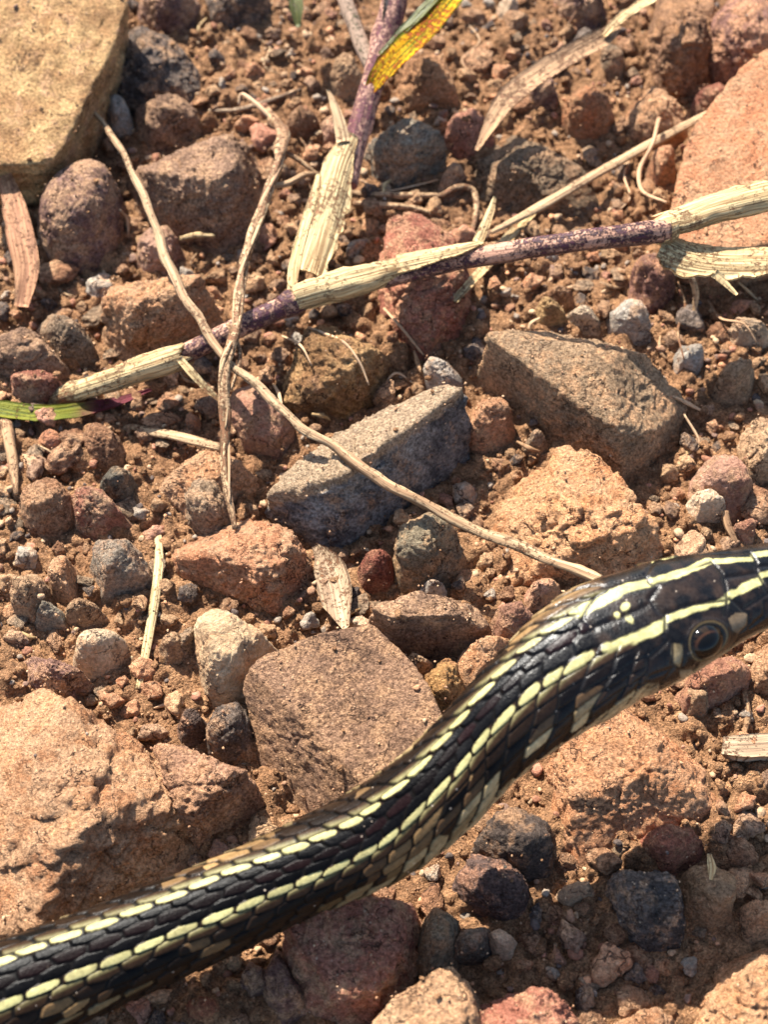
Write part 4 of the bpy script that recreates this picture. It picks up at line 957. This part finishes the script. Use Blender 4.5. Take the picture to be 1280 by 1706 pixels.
blade('sheath', pxpath([(486,488,ZR-.2),(490,440,ZR),(505,380,ZR+.4),(524,318,ZR+.8),(530,290,ZR+1)]), w_(20,24,24,20,10), 'straw', gr, curl=-0.4, tw=(20,30))
blade('sheath_tip', pxpath([(572,236,ZR+2.2),(566,205,ZR+2.8),(556,172,ZR+3.4),(546,150,ZR+3.8)]), w_(26,24,16,5), 'stalk', gr, curl=-0.5)
blade('leaf_blade', pxpath([(612,158,8.6),(640,118,10.4),(680,78,12.0),(725,35,13.2),(790,-45,14.5)]), w_(18,50,56,52,40), 'autumn', gr, fold=0.25, tw=(-10,12))
blade('leaf_blade', pxpath([(634,92,11),(668,58,12.2),(705,22,13.2),(760,-40,14.5)]), w_(10,24,26,20), 'green2', gr, fold=0.3, tw=(10,20))
blade('leaf_blade', pxpath([(640,60,10.8),(650,20,12),(645,-40,14)]), w_(20,34,30), 'greystem', gr, fold=0.3, tw=(-30,-20))
def strand(name, pts, w, mat, label, cat, flat=1.0, stiff=60, lift=0.0, wob=0.12, path=None):
    ww = w_(*w)
    p = drape(pts, max(ww) / 2, stiff, lift) if path is None else path
    if path is not None:
        k_ = np.arange(len(p)) * 0.11
        p = p + np.stack([0.16 * np.sin(k_ * 1.9) + 0.1 * np.sin(k_ * 4.3), 0.16 * np.cos(k_ * 2.3), 0 * k_], -1); wob = 0.3
    o = tube(name, p, ww, mat, flat=flat, wob=wob, seg=10)
    return tag(o, label, cat)
def leaf(name, pts, w, mat, label, cat, lift=0.05, stiff=20, path=None, **kw):
    ww = w_(*w)
    p = drape(pts, 0.1, stiff, lift) if path is None else path
    return tag(blade(name, p, ww, mat, **kw), label, cat)
strand('grass_stalk', None, (10,15,16,15,15,16,18,18,17), 'stalk', 'long thin curved dry stalk reaching from the yellow slab to the snake', 'stalk', flat=0.75,
       path=pxpath([(150,185,3.5),(200,245,5.2),(240,330,6.4),(270,410,7),(310,500,7.2),(350,560,7.2),(400,620,7),(480,690,6.8),(560,750,6.8),(680,825,6.4),(800,885,5.8),(900,925,5.8),(1003,968,7)]))
# dry root standing across the runner, with its hairy crown
rp = pxpath([(446,186,4.5),(470,222,6),(462,280,6.6),(440,340,7),(415,410,7.6),(400,480,8.2),(392,560,8.2),(376,610,7.4),(374,700,5.6),(376,780,4.6),(392,882,3.4)])
rt = thing('dry_root', 'thick brown knotty dry root hanging over the left part of the runner', 'root', (rp[len(rp)//2][0], rp[len(rp)//2][1], 0.0))
tube('root_stem', rp, w_(20,24,15,14,15,13,18,15,16,12,6), 'drybrown', rt, wob=0.6)
for k in range(3):
    kk = np.arange(len(rp)) * 0.1 + k * 1.26
    i0 = (0, 6, 14, 22, 30)[k]; i1 = len(rp) - (10, 24, 6, 18, 2)[k]
    tube('root_fibre', (rp + np.stack([0.42 * np.cos(kk * (1.1 + 0.2 * k)), 0.12 * np.sin(kk * 3), 0.38 * np.sin(kk * (1.1 + 0.2 * k))], -1))[i0:i1], w_(4, 8, 7, 8, 3), ('drybrown', 'stalk', 'rootlet')[k % 3], rt, wob=0.3, seg=8)
tube('root_fibre', pxpath([(455,200,5),(425,172,5.4),(402,158,5.0),(398,176,4.2)]), w_(10,9,8,5), 'rootlet', rt)
tube('root_fibre', pxpath([(462,250,5.5),(490,262,5),(512,278,4.4),(530,292,3.6)]), w_(12,10,9,7), 'drybrown', rt)
tube('root_fibre', pxpath([(455,310,5.6),(480,306,5.6),(508,292,5),(532,290,4)]), w_(10,13,12,7), 'stalk', rt)
tube('root_fibre', pxpath([(380,540,7.6),(400,590,7.2),(385,650,6.6)]), w_(8,8,5), 'drybrown', rt)
strand('dry_twig', [(1205,178),(1100,232),(1000,287),(900,345),(818,388)], (16,20,20,22,10), 'stalk', 'long straight dry twig running from the orange slab down to the purple stem', 'twig', flat=0.6, lift=0.8)
leaf('straw_strip', [(892,352),(850,395),(800,455),(757,502)], (12,22,20,14), 'straw', 'pale straw strip passing beneath the purple stem', 'straw strip', fold=0.2)
leaf('dry_leaf', None, (10,38,54,52,46,42,18), 'dryleaf', 'long twisted dry leaf with its tip on the pink quartz stone', 'dry leaf', fold=0.25, tw=(30,-25),
     path=pxpath([(795,252,5.2),(826,200,6.4),(850,165,7.0),(900,125,7.4),(960,88,7.6),(1010,60,7.6),(1030,42,7.4)]))
leaf('straw_strip', None, (8,26,24,20,16), 'straw', 'pale frayed straw lying over the end of the dry leaf', 'straw strip', fold=0.3, rag=0.3,
     path=pxpath([(1006,62,8.0),(1030,36,8.4),(1060,14,8.8),(1090,-4,9.2),(1125,-40,9.6)]))
strand('fine_root', [(1098,198),(1088,240),(1066,285),(1070,318),(1112,338)], (9,8,9,7,5), 'rootlet', 'thin crooked rootlet hanging beside the orange slab', 'root', lift=1.0)
strand('fine_root', [(1150,455),(1160,490),(1158,520),(1166,552)], (14,12,8,4), 'drybrown', 'short tuft of root fibre under the straw sheaths', 'root')
leaf('dry_leaf', None, (26,46,52,46,26), 'redleaf', 'brown flat strip of dry leaf left of the purple cobble', 'dry leaf', fold=0.12, tw=(-8,10), path=pxpath([(8,292,4.6),(24,345,4.2),(36,400,3.8),(44,450,3.2),(36,512,2.0)]))
strand('dry_stalk', [(8,690),(14,730),(22,775),(27,824)], (22,20,18,8), 'dryleaf', 'short dry stalk pointing down below the green blade', 'stalk', flat=0.5)
leaf('grass_shoot', [(-60,672),(0,682),(60,690),(120,686),(190,672),(252,650)], (30,34,36,32,22,6), 'green', 'green grass blade with a purple red tip under the runner', 'grass shoot', lift=0.5, fold=0.25, stiff=80)
leaf('grass_shoot', None, (26,30,30,8), 'green2', 'small green leaf tip dangling beyond the soil clods', 'grass shoot', fold=0.3, path=pxpath([(484,-60,9),(488,-20,8),(494,18,7),(497,46,6)]))
strand('straw_piece', [(263,888),(265,935),(260,985),(248,1060),(231,1148)], (12,18,17,17,12), 'straw', 'short straw lying beside the grey rhombic stone', 'straw', flat=0.5, stiff=120)
strand('straw_piece', [(218,711),(270,722),(320,733),(368,746)], (14,20,20,16), 'stalk', 'short brown straw touching the lower part of the dry root', 'straw', flat=0.5, stiff=100)
leaf('dry_leaf', [(524,908),(545,935),(562,975),(570,1010),(578,1046)], (10,46,60,54,14), 'greyleaf', 'curled grey dry leaf with pale rib in front of the banded rock', 'dry leaf', curl=0.5, fold=0.1, tw=(-15,-25), lift=0.5)
strand('fine_root', [(514,546),(545,558),(575,572),(600,606),(615,642)], (5,6,5,5,3), 'rootlet', 'white hairlike rootlet lying on the ochre brown rock', 'root')
strand('fine_root', [(640,514),(668,545),(690,572),(706,592)], (5,5,5,4), 'rootlet', 'hairlike rootlet below the reddish pink rock', 'root')
strand('dry_twig', [(348,186),(395,184),(440,172),(502,149)], (8,11,11,6), 'greyleaf', 'thin grey twig behind the crown of the dry root', 'twig')
strand('dry_twig', [(300,398),(330,392),(358,393)], (8,12,7), 'straw', 'tiny pale splinter beside the pale pinkish pebble', 'twig')
strand('fine_root', [(584,322),(640,326),(700,327),(738,326)], (12,14,13,11), 'drybrown', 'brown rootlet lying below the angular grey rock', 'root')
strand('fine_root', [(590,340),(640,343),(690,348),(732,362)], (12,15,14,8), 'drybrown', 'second brown rootlet running just above the reddish pink rock', 'root')
strand('fine_root', [(735,328),(765,312),(788,318),(794,350),(784,398)], (12,13,12,11,9), 'drybrown', 'hooked brown rootlet bending toward the straw spur', 'root')
strand('dry_twig', [(1208,852),(1214,878),(1228,906)], (12,14,9), 'dryleaf', 'short brown twig beside the pink brown pebble above the snake head', 'twig')
strand('dry_twig', [(1240,1150),(1246,1190),(1240,1226)], (10,12,8), 'dryleaf', 'tiny dry twig near the orange rock below the snake head', 'twig')
leaf('straw_piece', [(1182,1422),(1186,1445),(1184,1466)], (6,14,5), 'straw', 'tiny straw sliver on the brown stone beside the bluish stone', 'straw')
leaf('bark_chip', [(1208,1246),(1240,1246),(1275,1244),(1310,1242)], (30,38,38,36), 'greyleaf', 'grey brown strip of bark beside the large orange rock', 'bark chip', thick=1.2, lift=0.6, fold=0.0)

SCRAPS = [(96,480,128,492),(560,330,572,372),(640,330,652,300),(690,585,702,622),(1000,470,1040,478),(1120,660,1180,690),(1165,745,1130,770),(860,735,900,752),(300,620,330,640),(455,640,470,676),
          (520,690,550,700),(1100,560,1112,600),(1230,470,1262,500),(200,350,214,392),(345,30,330,58),(480,90,520,120),(700,20,730,44),(880,560,900,530),(560,1020,600,1014),(940,1560,985,1548),(1010,1640,1040,1622),(255,1180,300,1172),(30,1050,60,1062),(1196,930,1180,900)]
for k, (x0, y0, x1, y1) in enumerate(SCRAPS):
    mx, my = (x0 + x1) / 2 + 6 * math.sin(k * 2.1), (y0 + y1) / 2 + 6 * math.cos(k * 1.7)
    o = strand('straw_scrap', [(x0, y0), (mx, my), (x1, y1)], (4, 7 + k % 4, 3), ('stalk', 'rootlet', 'straw', 'dryleaf')[k % 4], 'x', 'straw scrap', stiff=30)
    o['label'] = 'tiny dry straw scrap near the ' + landmark(mx, my); o['group'] = 'straw scraps strewn on the soil'

HAIRS = [[(600,300),(640,318),(690,310),(730,300)],[(500,230),(520,262),(512,300),(530,330)],[(1060,250),(1040,290),(1050,330),(1030,352)],[(1130,470),(1142,510),(1130,548),(1140,600)],[(1180,500),(1200,530),(1240,540),(1262,572)],
         [(330,420),(318,440),(340,452)],[(470,560),(500,575),(520,610)],[(960,20),(940,60),(950,95)],[(780,40),(800,70),(770,100),(790,130)],[(420,60),(450,80),(440,110),(470,125)],[(640,640),(660,622),(690,640)],[(60,740),(90,760),(85,790)],[(1140,690),(1165,740),(1150,760)]]
for k, q in enumerate(HAIRS):
    o = strand('fine_root', q, (3, 5, 4, 2), ('rootlet', 'drybrown')[k % 2], 'x', 'root', stiff=25, lift=0.15)
    o['label'] = 'hair thin dry rootlet near the ' + landmark(*q[1]); o['group'] = 'hair thin rootlets on the soil'

# ------------------------------------------------------------------ pebbles and crumbs
KINDS = [
 ('pebble','tan','small rounded tan pebble near the ','small loose tan pebbles',(1.08,1.05,1.0),0.26),
 ('pebble','brown','small dull brown pebble near the ','small loose brown pebbles',(1,1,1),0.26),
 ('pebble','deeporange','small rusty orange pebble near the ','small loose orange pebbles',(1,1,1),0.16),
 ('pebble','darkgrey','small dark grey pebble near the ','small loose dark grey pebbles',(1,1,1),0.16),
 ('pebble','greyquartz','small whitish quartz grain near the ','small loose whitish grains',(0.95,0.92,0.88),0.11),
 ('pebble','pink','small pink pebble near the ','small loose pink pebbles',(1,0.9,0.85),0.09)]
def small_shape(level, seed):
    rg = np.random.default_rng(seed)
    D, F = ico(level)
    N = rg.normal(0, 1, (13, 3)); N /= np.linalg.norm(N, axis=1)[:, None]
    K = rg.uniform(0.62, 1.0, 13)
    q = np.maximum(0, D @ N.T) / K
    p = rg.choice([12, 20, 32])
    r = np.minimum(1.25, np.sum(q ** p, 1) ** (-1 / p))
    V = D * r[:, None] * rg.uniform(0.8, 1.15, 3) * np.array([1, 1, 0.8])
    V = V + D * (0.14 * fbm(V * 2.2 + seed, 3))[:, None]
    return V, F
PM = []
for sidx in range(14):
    V, F = small_shape(4, 40 + sidx)
    PM.append((V, F))
placed = []
rg = np.random.default_rng(77)
def free_px(px, py):
    if inside(SN_PX, px, py): return False
    for h in ROCK_PX:
        if h[:, 0].min() - 4 < px < h[:, 0].max() + 4 and h[:, 1].min() - 4 < py < h[:, 1].max() + 4 and inside(h, px, py): return False
    return True
meshes = {}
want = 285
sizes = np.sort(np.clip(rg.lognormal(math.log(0.68), 0.42, want * 3), 0.40, 1.8))[::-1]
cnt = 0
for R in sizes:
    if cnt >= want: break
    for tr in range(6):
        px, py = rg.uniform(0, 1280), rg.uniform(0, 1706)
        w3 = P(px, py, -0.5)
        if not free_px(px, py): continue
        gi = hidx(w3[0] + np.array([0, -R, R, 0, 0]), w3[1] + np.array([0, 0, 0, -R, R]))
        if OCC[gi].any(): continue
        if any((w3[0] - a) ** 2 + (w3[1] - b) ** 2 < (0.85 * (R + c)) ** 2 for a, b, c in placed): continue
        placed.append((w3[0], w3[1], R))
        ki = rg.choice(len(KINDS), p=np.array([k[5] for k in KINDS]) / sum(k[5] for k in KINDS))
        nm, mt, lab, grp, tint, _ = KINDS[ki]
        mi = int(rg.integers(len(PM)))
        if (mi, mt) not in meshes:
            o = mesh_obj(nm, PM[mi][0], PM[mi][1], M[mt]); meshes[(mi, mt)] = o.data
        else:
            o = bpy.data.objects.new(nm, meshes[(mi, mt)]); COL.objects.link(o)
        z = float(np.median(hget(w3[0] + np.array([-.5, 0, .5, 0, 0]) * R, w3[1] + np.array([0, 0, 0, .5, -.5]) * R)))
        o.location = (w3[0] * MM, w3[1] * MM, (z + R * 0.25) * MM)
        o.scale = (R, R, R); o.rotation_euler = rg.uniform(0, 6.28, 3) * np.array([0.15, 0.15, 1])
        o.color = (*tint, 1)
        tag(o, lab + landmark(px, py), 'pebble', grp)
        cnt += 1
        break
EXTRA = [('clod','clod','crumbly brown soil clod near the ','soil clods between the stones',70,0.75,1.9,(1,1,1)),
         ('stone_chip','orange','flat orange stone chip near the ','flat orange stone chips',45,0.5,1.2,(1,1,1)),
         ('stone_chip','greybrown','flat grey brown stone chip near the ','flat grey brown stone chips',55,0.5,1.3,(1,1,1))]
for nm, mt, lab, grp, num, rlo, rhi, tint in EXTRA:
    k = 0
    for tr in range(num * 30):
        if k >= num: break
        px, py = rg.uniform(0, 1280), rg.uniform(0, 1706); R = rg.uniform(rlo, rhi)
        w3 = P(px, py, -0.5)
        if not free_px(px, py) or OCC[hidx(w3[0], w3[1])]: continue
        if any((w3[0] - a) ** 2 + (w3[1] - b) ** 2 < (0.7 * (R + c)) ** 2 for a, b, c in placed): continue
        placed.append((w3[0], w3[1], R)); k += 1
        mi = int(rg.integers(len(PM)))
        if (mi, mt) not in meshes:
            o = mesh_obj(nm, PM[mi][0], PM[mi][1], M[mt]); meshes[(mi, mt)] = o.data
        else:
            o = bpy.data.objects.new(nm, meshes[(mi, mt)]); COL.objects.link(o)
        z = float(hget(w3[0], w3[1]))
        fl = 0.8 if nm == 'clod' else 0.45
        o.location = (w3[0] * MM, w3[1] * MM, (z + R * 0.12) * MM)
        o.scale = (R * rg.uniform(0.8, 1.3), R, R * fl); o.rotation_euler = (rg.uniform(-.4, .4), rg.uniform(-.4, .4), rg.uniform(0, 6.28))
        o.color = (*tint, 1)
        tag(o, lab + landmark(px, py), 'clod' if nm == 'clod' else 'stone chip', grp)
# grit too small to count, one mesh
def crumbs(name, n, rlo, rhi, mat, seed, level, onrock, label, cat):
    rg = np.random.default_rng(seed)
    base = [small_shape(level, 900 + k) for k in range(10)]
    Vs, Fs, o = [], [], 0
    k = 0
    while k < n:
        x, y = rg.uniform(-55, 55), rg.uniform(-63, 84)
        i, j = hidx(np.array(x), np.array(y))
        R = min(rhi, rlo * (1 + rg.exponential(0.7)))
        if OCC[i, j]:
            if rg.random() > onrock: continue
            R *= 0.6 if level > 1 else 1.0
        z = HMAP[i, j]
        V, F = base[int(rg.integers(10))]
        a = rg.uniform(0, 6.28); ca, sa = math.cos(a), math.sin(a)
        V = V @ np.array([[ca, sa, 0], [-sa, ca, 0], [0, 0, 1.0]]) * R + np.array([x, y, z + R * 0.3])
        Vs.append(V); Fs.append(F + o); o += len(V); k += 1
    ob = mesh_obj(name, np.concatenate(Vs), np.concatenate(Fs), M[mat])
    ob['kind'] = 'stuff'; ob['label'] = label; ob['category'] = cat
    return ob
crumbs('soil_crumbs', 5200, 0.20, 0.75, 'soil', 5, 2, 0.05, 'fine reddish soil crumbs scattered between the stones', 'soil crumbs')
crumbs('fine_gravel', 2600, 0.20, 0.62, 'gravel', 6, 2, 0.03, 'fine gravel of mixed tan, grey and white grains between the stones', 'gravel')
crumbs('sand_grains', 9000, 0.06, 0.16, 'sand', 8, 1, 0.5, 'loose sand grains strewn over stones and soil', 'sand')
for o in bpy.data.objects:
    if '_o' in o: del o['_o']
